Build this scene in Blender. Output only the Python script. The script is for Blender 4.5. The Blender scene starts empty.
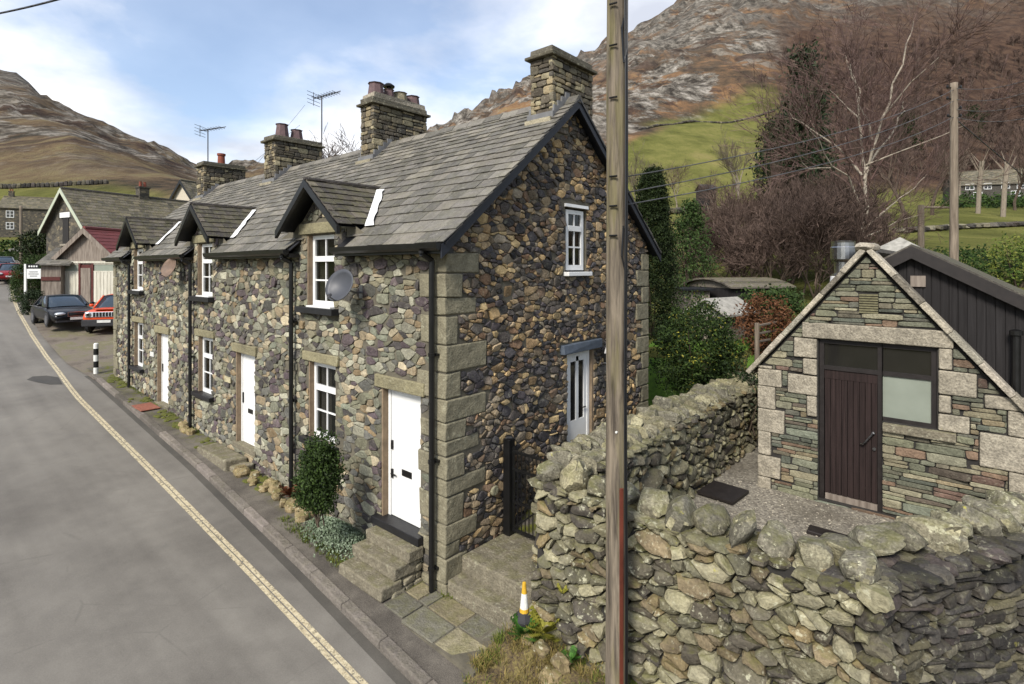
import bpy, math, random
from math import sin, cos, tan, pi, radians, sqrt, atan2, hypot, exp
from mathutils import Vector, Matrix, noise
R = random.Random(7)
scene = bpy.context.scene
COL = scene.collection
def lerp(a, b, t): return a + (b - a) * t
def clamp(t, a=0., b=1.): return max(a, min(b, t))
def sstep(a, b, x):
    t = clamp((x - a) / (b - a)); return t * t * (3 - 2 * t)
def interp(x, pts):
    if x <= pts[0][0]: return pts[0][1]
    for (a, u), (b, v) in zip(pts, pts[1:]):
        if x <= b: return u + (v - u) * (x - a) / (b - a)
    return pts[-1][1]

# ------------------------------------------------------------------ camera numbers
F = 542.0; TH = radians(48.78); Y0 = 267.78
CAM = Vector((5.689, -5.093, 4.574))
FW = Vector((-cos(TH), sin(TH), 0)); RT = Vector((sin(TH), cos(TH), 0))
def at(px, py, d):
    "a point at depth d along a sight line measured in the photograph"
    return CAM + (FW + RT * ((px - 512) / F) + Vector((0, 0, 1)) * ((Y0 - py) / F)) * d

# ------------------------------------------------------------------ mesh builder
class MB:
    def __init__(s): s.v = []; s.f = []
    def add(s, vs, fs):
        o = len(s.v); s.v.extend([tuple(p) for p in vs]); s.f.extend([tuple(i + o for i in f) for f in fs]); return s
    def quad(s, *p): return s.add(p, [tuple(range(len(p)))])
    def box(s, x0, x1, y0, y1, z0, z1, jit=0):
        vs = [(x, y, z) for z in (z0, z1) for y in (y0, y1) for x in (x0, x1)]
        if jit: vs = [tuple(c + R.uniform(-jit, jit) for c in p) for p in vs]
        return s.add(vs, [(0, 2, 3, 1), (4, 5, 7, 6), (0, 1, 5, 4), (2, 6, 7, 3), (0, 4, 6, 2), (1, 3, 7, 5)])
    def hexa(s, pts):  # 8 points: bottom ring, top ring
        return s.add(pts, [(3, 2, 1, 0), (4, 5, 6, 7), (0, 1, 5, 4), (1, 2, 6, 5), (2, 3, 7, 6), (3, 0, 4, 7)])
    def prism(s, poly, ext):
        n = len(poly); e = Vector(ext); a = [Vector(p) for p in poly]
        return s.add(a + [p + e for p in a], [tuple(range(n))[::-1], tuple(range(n, 2 * n))] + [(i, (i + 1) % n, n + (i + 1) % n, n + i) for i in range(n)])
    def tube(s, p0, p1, r0, r1=None, n=8, cap=True):
        r1 = r0 if r1 is None else r1
        p0 = Vector(p0); p1 = Vector(p1); d = (p1 - p0)
        if d.length < 1e-6: return s
        d.normalize(); a = d.orthogonal().normalized(); b = d.cross(a)
        vs = []
        for p, r in ((p0, r0), (p1, r1)):
            for i in range(n):
                t = 2 * pi * i / n; vs.append(p + a * (cos(t) * r) + b * (sin(t) * r))
        fs = [(i, (i + 1) % n, n + (i + 1) % n, n + i) for i in range(n)]
        if cap: fs += [tuple(range(n))[::-1], tuple(range(n, 2 * n))]
        return s.add(vs, fs)
    def path(s, pts, r, n=6):
        for a, b in zip(pts, pts[1:]): s.tube(a, b, r, r, n)
        return s
    def lathe(s, c, prof, n=16, axis='z'):
        vs = []
        for (r, h) in prof:
            for i in range(n):
                t = 2 * pi * i / n
                p = (cos(t) * r, sin(t) * r, h) if axis == 'z' else ((h, cos(t) * r, sin(t) * r) if axis == 'x' else (cos(t) * r, h, sin(t) * r))
                vs.append((p[0] + c[0], p[1] + c[1], p[2] + c[2]))
        m = len(prof)
        fs = [(j * n + i, j * n + (i + 1) % n, (j + 1) * n + (i + 1) % n, (j + 1) * n + i) for j in range(m - 1) for i in range(n)]
        fs += [tuple(range(n))[::-1], tuple(range((m - 1) * n, m * n))]
        return s.add(vs, fs)
    def rock(s, c, rad, seed, rough=.25, rot=None, n=8, m=6, cuts=0):
        vs = []; c = Vector(c); M = rot or Matrix.Identity(3)
        rc = random.Random(seed); pl = [(Vector((rc.gauss(0, 1), rc.gauss(0, 1), rc.gauss(0, .8))).normalized(), rc.uniform(.5, .86)) for _ in range(cuts)]
        for j in range(m + 1):
            ph = pi * j / m
            for i in range(n):
                t = 2 * pi * i / n
                p = Vector((sin(ph) * cos(t), sin(ph) * sin(t), cos(ph)))
                # squarish
                p = Vector([math.copysign(abs(q) ** .78, q) for q in p])
                k = 1 + rough * noise.noise(p * 1.3 + Vector((seed * 3.1, seed * 1.7, seed)))+ rough * .5 * noise.noise(p * 3.1 + Vector((seed, 5, seed * 2)))
                for q_, d_ in pl:
                    t_ = p.dot(q_) * k
                    if t_ > d_: p = p - q_ * ((t_ - d_) / k) * .92
                vs.append(c + M @ Vector((p.x * rad[0] * k, p.y * rad[1] * k, p.z * rad[2] * k)))
        fs = [(j * n + i, (j + 1) * n + i, (j + 1) * n + (i + 1) % n, j * n + (i + 1) % n) for j in range(m) for i in range(n)]
        return s.add(vs, fs)
    def build(s, name, mat, parent=None, smooth=False, bevel=0, local=False, angle=None):
        me = bpy.data.meshes.new(name); me.from_pydata([tuple(v) for v in s.v], [], s.f); me.update()
        if mat: me.materials.append(mat)
        if smooth: me.polygons.foreach_set('use_smooth', [True] * len(me.polygons))
        if angle: me.set_sharp_from_angle(angle=radians(angle))
        o = bpy.data.objects.new(name, me); COL.objects.link(o)
        if bevel:
            b = o.modifiers.new('bevel', 'BEVEL'); b.width = bevel; b.segments = 2; b.limit_method = 'ANGLE'
        if parent: attach(o, parent, local)
        return o
def attach(o, parent, local=False):
    o.parent = parent
    if not local and parent.type == 'EMPTY':
        o.matrix_parent_inverse = (Matrix.Translation(parent.location) @ parent.rotation_euler.to_matrix().to_4x4()).inverted()
def tag(o, label, cat, group=None, kind=None):
    if label: o['label'] = label
    if cat: o['category'] = cat
    if group: o['group'] = group
    if kind: o['kind'] = kind
    return o
def thing(name, label, cat, loc=(0, 0, 0), rz=0, group=None):
    o = bpy.data.objects.new(name, None); COL.objects.link(o); o.empty_display_size = .2
    o.location = loc; o.rotation_euler = (0, 0, rz); return tag(o, label, cat, group)
def struct(o, kind='structure'): o['kind'] = kind; return o
def copy_thing(o, loc, rz=0, sc=1, label=None):
    kids = [c for c in COL.objects if c.parent == o]
    r = o.copy(); COL.objects.link(r); r.location = loc; r.rotation_euler = (0, 0, rz); r.scale = (sc, sc, sc)
    if label: r['label'] = label
    for c in kids:
        d = c.copy(); COL.objects.link(d); d.parent = r
        for g in [g for g in COL.objects if g.parent == c]:
            e = g.copy(); COL.objects.link(e); e.parent = d
    return r

# ------------------------------------------------------------------ materials
def hx(h):
    h = h.lstrip('#'); out = []
    for i in (0, 2, 4):
        c = int(h[i:i + 2], 16) / 255; out.append(c / 12.92 if c <= .04045 else ((c + .055) / 1.055) ** 2.4)
    return (*out, 1)
class NT:
    def __init__(s, name):
        s.m = bpy.data.materials.new(name); s.m.use_nodes = True; s.t = s.m.node_tree
        s.b = s.t.nodes['Principled BSDF']; s.out = s.t.nodes['Material Output']
    def n(s, typ, **k):
        nd = s.t.nodes.new(typ)
        for a, v in k.items():
            if a[0] == 'i' and a[1:].isdigit(): s.set(nd.inputs[int(a[1:])], v)
            elif a.startswith('in_'): s.set(nd.inputs[a[3:].replace('_', ' ')], v)
            else: setattr(nd, a, v)
        return nd
    def set(s, inp, v):
        if isinstance(v, bpy.types.NodeSocket): s.t.links.new(v, inp)
        else: inp.default_value = v
    def pos(s): return s.n('ShaderNodeNewGeometry').outputs['Position']
    def obj(s): return s.n('ShaderNodeTexCoord').outputs['Object']
    def rnd(s): return s.n('ShaderNodeNewGeometry').outputs['Random Per Island']
    def map(s, v, sc=(1, 1, 1), rot=(0, 0, 0)):
        m = s.n('ShaderNodeMapping'); s.set(m.inputs[0], v); m.inputs['Scale'].default_value = sc; m.inputs['Rotation'].default_value = rot; return m.outputs[0]
    def noise(s, v, scale, detail=4, rough=.55, dist=0):
        nd = s.n('ShaderNodeTexNoise'); s.set(nd.inputs['Vector'], v); nd.inputs['Scale'].default_value = scale
        nd.inputs['Detail'].default_value = detail; nd.inputs['Roughness'].default_value = rough; nd.inputs['Distortion'].default_value = dist; return nd.outputs[0]
    def vor(s, v, scale, feat='F1', out=0):
        nd = s.n('ShaderNodeTexVoronoi'); nd.feature = feat; s.set(nd.inputs['Vector'], v); nd.inputs['Scale'].default_value = scale; return nd.outputs[out]
    def ramp(s, fac, stops, mode='LINEAR'):
        r = s.n('ShaderNodeValToRGB'); s.set(r.inputs[0], fac); cr = r.color_ramp; cr.interpolation = mode
        while len(cr.elements) < len(stops): cr.elements.new(.5)
        for e, (p, c) in zip(cr.elements, stops):
            e.position = p; e.color = c if isinstance(c, tuple) else (hx(c) if isinstance(c, str) else (c, c, c, 1))
        return r.outputs[0]
    def mix(s, fac, a, b, mode='MIX'):
        m = s.n('ShaderNodeMix', data_type='RGBA', blend_type=mode)
        s.set(m.inputs[0], fac); s.set(m.inputs[6], hx(a) if isinstance(a, str) else a); s.set(m.inputs[7], hx(b) if isinstance(b, str) else b); return m.outputs[2]
    def math(s, op, a, b=0., c=0.):
        m = s.n('ShaderNodeMath', operation=op); s.set(m.inputs[0], a); s.set(m.inputs[1], b); s.set(m.inputs[2], c); return m.outputs[0]
    def mr(s, v, a, b, c=0., d=1.):
        m = s.n('ShaderNodeMapRange'); s.set(m.inputs[0], v)
        for i, q in enumerate((a, b, c, d)): m.inputs[i + 1].default_value = q
        return m.outputs[0]
    def sep(s, v):
        x = s.n('ShaderNodeSeparateXYZ'); s.set(x.inputs[0], v); return x.outputs
    def bump(s, h, st=.5, d=.02, prev=None):
        b = s.n('ShaderNodeBump'); s.set(b.inputs['Height'], h); b.inputs['Strength'].default_value = st; b.inputs['Distance'].default_value = d
        if prev is not None: s.set(b.inputs['Normal'], prev)
        s.set(s.b.inputs['Normal'], b.outputs[0]); return b.outputs[0]
    def col(s, c): s.set(s.b.inputs['Base Color'], hx(c) if isinstance(c, str) else c)
    def rough(s, v): s.set(s.b.inputs['Roughness'], v)
    def spec(s, v): s.b.inputs['Specular IOR Level'].default_value = v
def plain(name, c, rough=.6, metal=0., var=.12, scale=6., bump=0., spec=.4, var2=None):
    t = NT(name); p = t.obj()
    n = t.noise(p, scale, 5, .6)
    a = hx(c) if isinstance(c, str) else c
    lo = tuple(q * (1 - var) for q in a[:3]) + (1,); hi = tuple(min(1, q * (1 + var)) for q in a[:3]) + (1,)
    t.col(t.mix(t.mr(n, .3, .7), lo, hi)); t.rough(t.mr(n, .3, .7, max(.02, rough - .06), min(1, rough + .06)))
    t.b.inputs['Metallic'].default_value = metal; t.spec(spec)
    if bump: t.bump(t.noise(p, scale * 5, 4), .4, bump)
    return t.m
def stone(name, pal, var=.35, lichen=.0, moss=.0, spread=1., lcol='b9b79e', rough=.88, scale=1., fine=.5, mossz=None):
    t = NT(name); p = t.pos(); r = t.rnd()
    n = len(pal); c = t.ramp(r, [(i / n, pal[i]) for i in range(n)], 'CONSTANT')
    r2 = t.math('FRACT', t.math('MULTIPLY', r, 37.7))
    n1 = t.noise(p, 7 * scale, 6, .65); n2 = t.noise(p, 38 * scale, 4, .6)
    k = t.math('MULTIPLY', t.mr(n1, .3, .72, 1 - var, 1 + var), t.mr(r2, 0, 1, 1 - .25 * spread, 1 + .28 * spread))
    k = t.math('MULTIPLY', k, t.mr(n2, .3, .7, 1 - fine * .5, 1 + fine * .5))
    kk = t.n('ShaderNodeCombineXYZ'); [t.set(kk.inputs[i], k) for i in range(3)]
    c = t.mix(1., c, kk.outputs[0], 'MULTIPLY')
    # big damp stains
    st = t.noise(t.map(p, (.5, .5, .28)), 1.7, 5, .6)
    c = t.mix(t.mr(st, .48, .75, 0, .45), c, '3a3732', 'MIX')
    if lichen:
        l = t.noise(p, 15 * scale, 6, .7); l2 = t.noise(p, 1.6, 3)
        c = t.mix(t.math('MULTIPLY', t.mr(l, .56, .63), t.mr(l2, .38, .6, 0, lichen)), c, lcol)
        l3 = t.noise(p, 5.3 * scale, 5, .7)
        c = t.mix(t.mr(l3, .68, .73, 0, lichen * .8), c, 'a19a45')
    if moss:
        z = t.sep(p)[2] if mossz is None else t.math('SUBTRACT', t.sep(p)[2], mossz)
        up = t.sep(t.n('ShaderNodeNewGeometry').outputs['Normal'])[2]
        mo = t.math('MULTIPLY', t.mr(t.noise(p, 6, 5, .65), .42, .62), t.mr(up, .25, .8, 0, moss))
        c = t.mix(mo, c, '5a5a26')
    t.col(c); t.rough(rough); t.spec(.25)
    h = t.math('ADD', t.math('MULTIPLY', n1, 1.), t.math('MULTIPLY', n2, .35))
    t.bump(h, .9, .04)
    return t.m

M = {}
front_pal = ['74735f', '827c66', '4a4543', '8c7e66', '6e7061', '5a5050', '9b8f78', '797968', '61605a', '52484a', '838070', 'a89c82', '6a675a', '806f55', '474341', '8f8e7c', '6c6a58', '9c9986', '585750', '4f4c48', '777464']
gable_pal = ['524c48', '7a6c58', '3f3d3c', '8f7859', '5a544d', 'aa9068', '474445', '6a6055', '9a8566', '4f494a', '857a68', '393839', 'b59e74', '5e574e', '735c48', '4a4748', '9e8c70', '6e5c4b']
dry_pal = ['736e58', '827c62', '5c574a', '8a846c', '6b6752', '544e43', '796b4f', '938d72', '625f4e', '70644e', '4a453e', '7f7a65']
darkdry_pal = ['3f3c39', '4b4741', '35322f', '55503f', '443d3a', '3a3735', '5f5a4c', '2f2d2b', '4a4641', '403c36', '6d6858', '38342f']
shop_pal = ['666756', '74745f', '5b5c4f', '7a6f58', '6a6b5b', '555649', '645248', '787862', '605f54', '837d67', '554d43', '676b5d', '89846e', '5f5a4c', '6c5a4a', '51544a', '6f6d5c', '7d7660']
slate_pal = ['64615b', '6c6861', '5c5953', '736f67', '69655e', '615e58', '7a756b', '595650', '6a6660', '706b63']
M['front_stone'] = stone('front_stone', front_pal, .3, .35)
M['gable_stone'] = stone('gable_stone', gable_pal, .42, .25)
M['dry_stone'] = stone('dry_stone', dry_pal, .35, .75, .5)
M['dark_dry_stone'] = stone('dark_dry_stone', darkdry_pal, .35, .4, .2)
M['cope_stone'] = stone('cope_stone', ['807b66', '706c5e', '918b70', '646053', '7d775f', '6d6857'], .45, .9, .5, lcol='b5b297', fine=.9)
M['shop_slate'] = stone('shop_slate', shop_pal, .28, .2)
M['quoin_stone'] = stone('quoin_stone', ['918b70', 'a89f80', '837d68', 'ab9b77', '9b9377', '7c7966', '94825f'], .28, .4, 0, fine=.3)
M['lintel_stone'] = stone('lintel_stone', ['8b8468', '7d7a63', '989076'], .2, .3, 0, fine=.4)
M['pale_quoin'] = stone('pale_quoin', ['8f887a', '9c9483', '817a6d', '958d7f', '8a8577'], .34, .4, 0, lcol='b0aa98', fine=.8)
M['roof_slate'] = stone('roof_slate', slate_pal, .24, .4, .16, .5, lcol='98948a', rough=.7, fine=.35)
M['dormer_slate'] = stone('dormer_slate', ['4a4540', '544e46', '3e3a37', '5b554b', '4a4640'], .25, .3, .3, lcol='8f8a7c', rough=.75)
M['old_slate'] = stone('old_slate', ['5a544c', '655e54', '4e4a44', '6b6354', '5e584f'], .25, .4, .4, rough=.85)
M['step_stone'] = stone('step_stone', ['7a7362', '857e6b', '6d6657'], .28, .4, .35, fine=.6)
M['flag_stone'] = stone('flag_stone', ['7d765f', '6c695d', '8a8067', '776f59', '69665a'], .25, .15, .35, fine=.4)
M['kerb_stone'] = stone('kerb_stone', ['6f6860', '79716a', '655f58'], .2, .1, .1, fine=.4)
M['mortar'] = plain('mortar', '2b2926', .95, var=.4, scale=5, bump=.02)
M['mortar_pale'] = plain('mortar_pale', '5d584b', .95, var=.35, scale=4, bump=.02)
M['white_paint'] = plain('white_paint', 'd9d9d6', .4, var=.05, scale=3)
M['white_flash'] = plain('white_flash', 'd5d5d3', .6, var=.12, scale=9, bump=.01)
M['black_paint'] = plain('black_paint', '151515', .35, var=.2)
M['black_slate'] = plain('black_slate', '1c1c1e', .45, var=.3, bump=.006)
M['blue_black'] = plain('blue_black', '1d2027', .5, var=.3)
M['blue_grey'] = plain('blue_grey', '4a525c', .6, var=.3, bump=.006)
M['brown_jamb'] = plain('brown_jamb', '7b6a55', .8, var=.25, scale=8, bump=.01)
M['lead'] = plain('lead', '6a6a6a', .55, var=.2)
M['curtain'] = plain('curtain', 'bdb6a6', .9, var=.15, scale=10)
M['dark_inside'] = plain('dark_inside', '14130f', .9)
M['clay_red'] = plain('clay_red', '743d2c', .8, var=.25, scale=12)
M['clay_purple'] = plain('clay_purple', '5b4848', .75, var=.3, scale=10)
M['metal_grey'] = plain('metal_grey', '77777a', .4, .7, var=.15)
M['wire'] = plain('wire', '17181a', .5)
M['wire_grey'] = plain('wire_grey', '4d4d4e', .5)
M['silver'] = plain('silver', 'a8a8a8', .3, 1., var=.15)
M['aerial_metal'] = plain('aerial_metal', '3a3a3c', .6)
M['pale_sheet'] = plain('pale_sheet', '8f8c83', .8, var=.35, scale=7)
M['dish_grey'] = plain('dish_grey', '3f4146', .5, var=.1)
M['dish_brown'] = plain('dish_brown', '6d5a4c', .7, var=.3)
M['rust_mat'] = plain('rust_mat', '7a4a3a', .95, var=.3, scale=20, bump=.01)
M['orange_rubber'] = plain('orange_rubber', 'c39a2c', .6, var=.3, scale=20)
M['cone_white'] = plain('cone_white', 'd2d2cc', .5, var=.15, scale=14)
M['rubber'] = plain('rubber', '2c2c2e', .8, var=.3)
M['red_paint'] = plain('red_paint', '4d211c', .6, var=.25)
M['oxide'] = plain('oxide', '5f2d1f', .65, var=.35, scale=4)
M['red_roof'] = plain('red_roof', '66302d', .6, var=.2, scale=2)
M['brown_wood'] = plain('brown_wood', '1f1a18', .55, var=.25, scale=12)
M['render_cream'] = plain('render_cream', 'b6ad9c', .9, var=.1)
M['green_lichen'] = plain('green_lichen', '66624a', .9, var=.3, scale=20, bump=.01)
def glass(name, tint='10130f', rough=.06):
    t = NT(name); p = t.pos(); t.col(tint); t.rough(rough); t.spec(.6)
    t.bump(t.noise(p, 3., 2), .06, .02); tr = t.n('ShaderNodeBsdfTransparent'); mx = t.n('ShaderNodeMixShader')
    mx.inputs[0].default_value = .55; t.t.links.new(tr.outputs[0], mx.inputs[1]); t.t.links.new(t.b.outputs[0], mx.inputs[2]); t.t.links.new(mx.outputs[0], t.out.inputs[0])
    return t.m
M['glass'] = glass('glass')
M['frosted'] = plain('frosted', '7f8579', .35, var=.06, scale=3, spec=.6)
M['dark_glass'] = plain('dark_glass', '22211f', .08, var=.2, scale=2, spec=.7)
M['car_glass'] = plain('car_glass', '2a343c', .05, var=.1, spec=.8)
def paint(name, c):
    t = NT(name); t.col(c); t.rough(.35); t.spec(.2); t.b.inputs['Coat Weight'].default_value = .2; t.b.inputs['Coat Roughness'].default_value = .06; return t.m
M['car_black'] = paint('car_black', '08080a'); M['car_orange'] = paint('car_orange', 'c4481e'); M['car_red'] = paint('car_red', '7a1418'); M['car_silver'] = paint('car_silver', '6b7076'); M['car_blue'] = paint('car_blue', '27303c')
M['lamp_glass'] = plain('lamp_glass', 'b9bec2', .12, var=.1, spec=.8)
M['plate_white'] = plain('plate_white', 'c9c9c4', .4)
def wood(name, c0, c1, sc=(14, 14, .9), bump=.01, green=0.):
    t = NT(name); p = t.obj(); n = t.noise(t.map(p, sc), 1.6, 6, .65, .4); m = t.noise(p, 1.3, 4)
    c = t.mix(t.mr(n, .32, .68), c0, c1)
    if green:
        c = t.mix(t.math('MULTIPLY', t.mr(t.noise(t.map(p, (5, 5, .6)), 1.5, 4), .5, .64), green), c, '6d6a2c')
    t.col(c); t.rough(.85); t.spec(.2); t.bump(n, .6, bump); return t.m
M['pole_wood'] = wood('pole_wood', '38322c', '837868', green=.3)
M['tpole_wood'] = wood('tpole_wood', '5a5045', '897d6d')
M['door_wood'] = wood('door_wood', '1d1614', '322725', (22, 22, .8), .004)
M['board_black'] = wood('board_black', '1d1b1b', '2c2a2a', (16, 16, .6), .006)
M['grey_board'] = wood('grey_board', '5a5048', '8f857a', (10, 10, .7), .006)
M['white_board'] = wood('white_board', 'a19c8c', 'cac6b8', (10, 10, .7), .006)
M['post_wood'] = wood('post_wood', '5b5148', '84796a')
M['birch_bark'] = wood('birch_bark', '7d7366', 'aba292', (3, 3, 9), .006)
M['bark'] = wood('bark', '3c332b', '5d5145', (9, 9, 1.4), .01)
M['pale_bark'] = wood('pale_bark', '6b6154', '8d8374', (9, 9, 1.4), .01)
def leaf(name, cols, rough=.6, trans=True):
    t = NT(name); r = t.rnd(); p = t.pos()
    n = len(cols); c = t.ramp(r, [(i / max(1, n - 1), cols[i]) for i in range(n)])
    n1 = t.noise(p, 1.6, 3); c = t.mix(t.mr(n1, .35, .65, 0, .5), c, cols[0])
    t.col(c); t.rough(rough); t.spec(.12); return t.m
M['twig_brown'] = leaf('twig_brown', ['463a34', '584a42', '67574e'], .9)
M['twig_purple'] = leaf('twig_purple', ['443832', '564841', '68584f'], .9)
M['birch_twig'] = leaf('birch_twig', ['54433f', '67534d', '7d6a62'], .9)
M['twig_grey'] = leaf('twig_grey', ['574d44', '6b6056', '7a6e62'], .9)
M['conifer'] = leaf('conifer', ['141c0b', '212c12', '2d3819'])
M['conifer_light'] = leaf('conifer_light', ['212e15', '31421e', '42522a'])
M['hedge_leaf'] = leaf('hedge_leaf', ['1d2b12', '2d3f19', '425422'])
M['holly_leaf'] = leaf('holly_leaf', ['141f0e', '223014', '35451d', '3f4f24'])
M['yellow_leaf'] = leaf('yellow_leaf', ['5f5f22', '7d7a30', '969040'])
M['rust_leaf'] = leaf('rust_leaf', ['3f291a', '593a25', '6d4c33'])
M['grey_leaf'] = leaf('grey_leaf', ['4d5a45', '6d7a62', '8a9480'])
M['shrub_leaf'] = leaf('shrub_leaf', ['1a2510', '2b3a18', '3f5124'])
M['ivy_leaf'] = leaf('ivy_leaf', ['161f10', '24311a', '33402a'])
M['fern_leaf'] = leaf('fern_leaf', ['28421a', '3e6426', '4e7a30'])
M['dry_grass'] = leaf('dry_grass', ['5d5230', '857545', 'a08d58', '6c6f35'])
M['grass_blade'] = leaf('grass_blade', ['3d4a1c', '59672a', '7a7a3a'])
M['moss'] = plain('moss', '5b5e22', .95, var=.4, scale=25, bump=.03)
M['moss_green'] = plain('moss_green', '4f521c', .95, var=.4, scale=20, bump=.03)
M['rust_plant'] = leaf('rust_plant', ['3f2418', '5e3624', '6f452c'])
# ------------------------------------------------------------------ stonework
def clip(poly, a, b, c):
    "keep a*u+b*v<=c"
    out = []; n = len(poly)
    for i in range(n):
        p = poly[i]; q = poly[(i + 1) % n]
        dp = a * p[0] + b * p[1] - c; dq = a * q[0] + b * q[1] - c
        if dp <= 0: out.append(p)
        if (dp < 0 < dq) or (dq < 0 < dp):
            t = dp / (dp - dq); out.append((p[0] + (q[0] - p[0]) * t, p[1] + (q[1] - p[1]) * t))
    return out
def chaikin(poly, k=.25):
    out = []; n = len(poly)
    for i in range(n):
        p = poly[i]; q = poly[(i + 1) % n]
        out.append((p[0] + (q[0] - p[0]) * k, p[1] + (q[1] - p[1]) * k)); out.append((p[0] + (q[0] - p[0]) * (1 - k), p[1] + (q[1] - p[1]) * (1 - k)))
    return out
def cleanp(poly, m):
    out = []
    for p in poly:
        if not out or hypot(p[0] - out[-1][0], p[1] - out[-1][1]) > m: out.append(p)
    if len(out) > 2 and hypot(out[0][0] - out[-1][0], out[0][1] - out[-1][1]) < m: out.pop()
    return out
def area(poly):
    return .5 * sum(p[0] * q[1] - q[0] * p[1] for p, q in zip(poly, poly[1:] + poly[:1]))
def holeclip(poly, u, v, holes, g=.006):
    for (a, b, c, d) in holes:
        if a < u < b and c < v < d: return None
        k = max((a - u, 0), (u - b, 1), (c - v, 2), (v - d, 3))[1]
        if k == 0: poly = clip(poly, 1, 0, a - g)
        elif k == 1: poly = clip(poly, -1, 0, -b - g)
        elif k == 2: poly = clip(poly, 0, 1, c - g)
        else: poly = clip(poly, 0, -1, -d - g)
        if len(poly) < 3: return None
    return poly
def cells(u0, u1, v0, v1, su, sv, seed, region=(), holes=(), gap=.012, drop=.14, jit=.4, wts=True):
    r = random.Random(seed); nx = int((u1 - u0) / su) + 2; ny = int((v1 - v0) / sv) + 2
    g = {}
    for j in range(ny):
        for i in range(nx):
            if r.random() < drop: continue
            u = u0 + (i + .0 + (j % 2) * .5 + r.uniform(-jit, jit)) * su; v = v0 + (j + .2 + r.uniform(-jit, jit)) * sv
            g[(i, j)] = (u, v, (r.uniform(.5, 1.5) if r.random() < .11 else r.random() * .4) if wts else 0.)
    out = []
    for (i, j), (u, v, wi) in g.items():
        if not (u0 < u < u1 and v0 < v < v1): continue
        if any(a * u + b * v > c for a, b, c in region): continue
        poly = [(max(u0, u - 2.2 * su), max(v0, v - 2.2 * sv)), (min(u1, u + 2.2 * su), max(v0, v - 2.2 * sv)), (min(u1, u + 2.2 * su), min(v1, v + 2.2 * sv)), (max(u0, u - 2.2 * su), min(v1, v + 2.2 * sv))]
        nb = []
        for dj in (-3, -2, -1, 0, 1, 2, 3):
            for di in (-2, -1, 0, 1, 2):
                q = g.get((i + di, j + dj))
                if q and (di or dj): nb.append((((q[0] - u) / su) ** 2 + ((q[1] - v) / sv) ** 2, q))
        nb.sort(key=lambda t: t[0])
        for d2, q in nb[:16]:
            a = (q[0] - u) / su / su; b = (q[1] - v) / sv / sv; L = hypot(a, b)
            if L < 1e-9: continue
            a /= L; b /= L
            c = (((q[0] ** 2 - u * u) / su / su + (q[1] ** 2 - v * v) / sv / sv + wi - q[2]) / 2) / L - gap * .5
            poly = clip(poly, a, b, c)
            if len(poly) < 3: break
        if len(poly) < 3: continue
        for a, b, c in region:
            poly = clip(poly, a, b, c)
            if len(poly) < 3: break
        if len(poly) < 3: continue
        poly = holeclip(poly, u, v, holes)
        if not poly: continue
        if area(poly) < su * sv * .06: continue
        out.append((u, v, poly))
    return out
def courses(u0, u1, v0, v1, h0, h1, l0, l1, seed, region=(), holes=(), gap=.008, wob=.01):
    r = random.Random(seed); out = []; v = v0; row = 0
    while v < v1 - h0 * .3:
        h = r.uniform(h0, h1); h = min(h, v1 - v); u = u0 - r.random() * l0; sl = r.uniform(-wob, wob)
        while u < u1:
            L = r.uniform(l0, l1) * (1.0 if h > (h0 + h1) / 2 else .8)
            parts = [(v, v + h)]
            if h > h0 * 1.7 and r.random() < .35:
                m = v + h * r.uniform(.4, .6); parts = [(v, m), (m, v + h)]
            for (a, b) in parts:
                q = lambda: r.uniform(-wob, wob)
                poly = [(u + gap / 2 + q(), a + gap / 2 + q() * .5), (u + L - gap / 2 + q(), a + gap / 2 + q() * .5), (u + L - gap / 2 + q(), b - gap / 2 + q() * .5), (u + gap / 2 + q(), b - gap / 2 + q() * .5)]
                cu, cv = u + L / 2, (a + b) / 2; cu = clamp(cu, u0 + .01, u1 - .01)
                for A, B, C in list(region) + [(1, 0, u1), (-1, 0, -u0)]:
                    poly = clip(poly, A, B, C)
                    if len(poly) < 3: break
                if len(poly) < 3: continue
                # split round holes
                done = [poly]
                for (ha, hb, hc, hd) in holes:
                    nd = []
                    for P in done:
                        ys = [p[1] for p in P]
                        cy = sum(ys) / len(ys)
                        if cy > hc and cy < hd:
                            nd += [clip(P, 1, 0, ha - .006), clip(P, -1, 0, -hb - .006)]
                        elif max(ys) > hc and cy <= hc and min(p[0] for p in P) < hb and max(p[0] for p in P) > ha: nd.append(clip(P, 0, 1, hc - .005))
                        elif min(ys) < hd and cy >= hd and min(p[0] for p in P) < hb and max(p[0] for p in P) > ha: nd.append(clip(P, 0, -1, -hd - .005))
                        else: nd.append(P)
                    done = [P for P in nd if len(P) >= 3]
                for P in done:
                    P = cleanp(P, .006)
                    if len(P) >= 3 and area(P) > .0006: out.append((sum(p[0] for p in P) / len(P), sum(p[1] for p in P) / len(P), P))
            u += L
        v += h; row += 1
    return out
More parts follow.
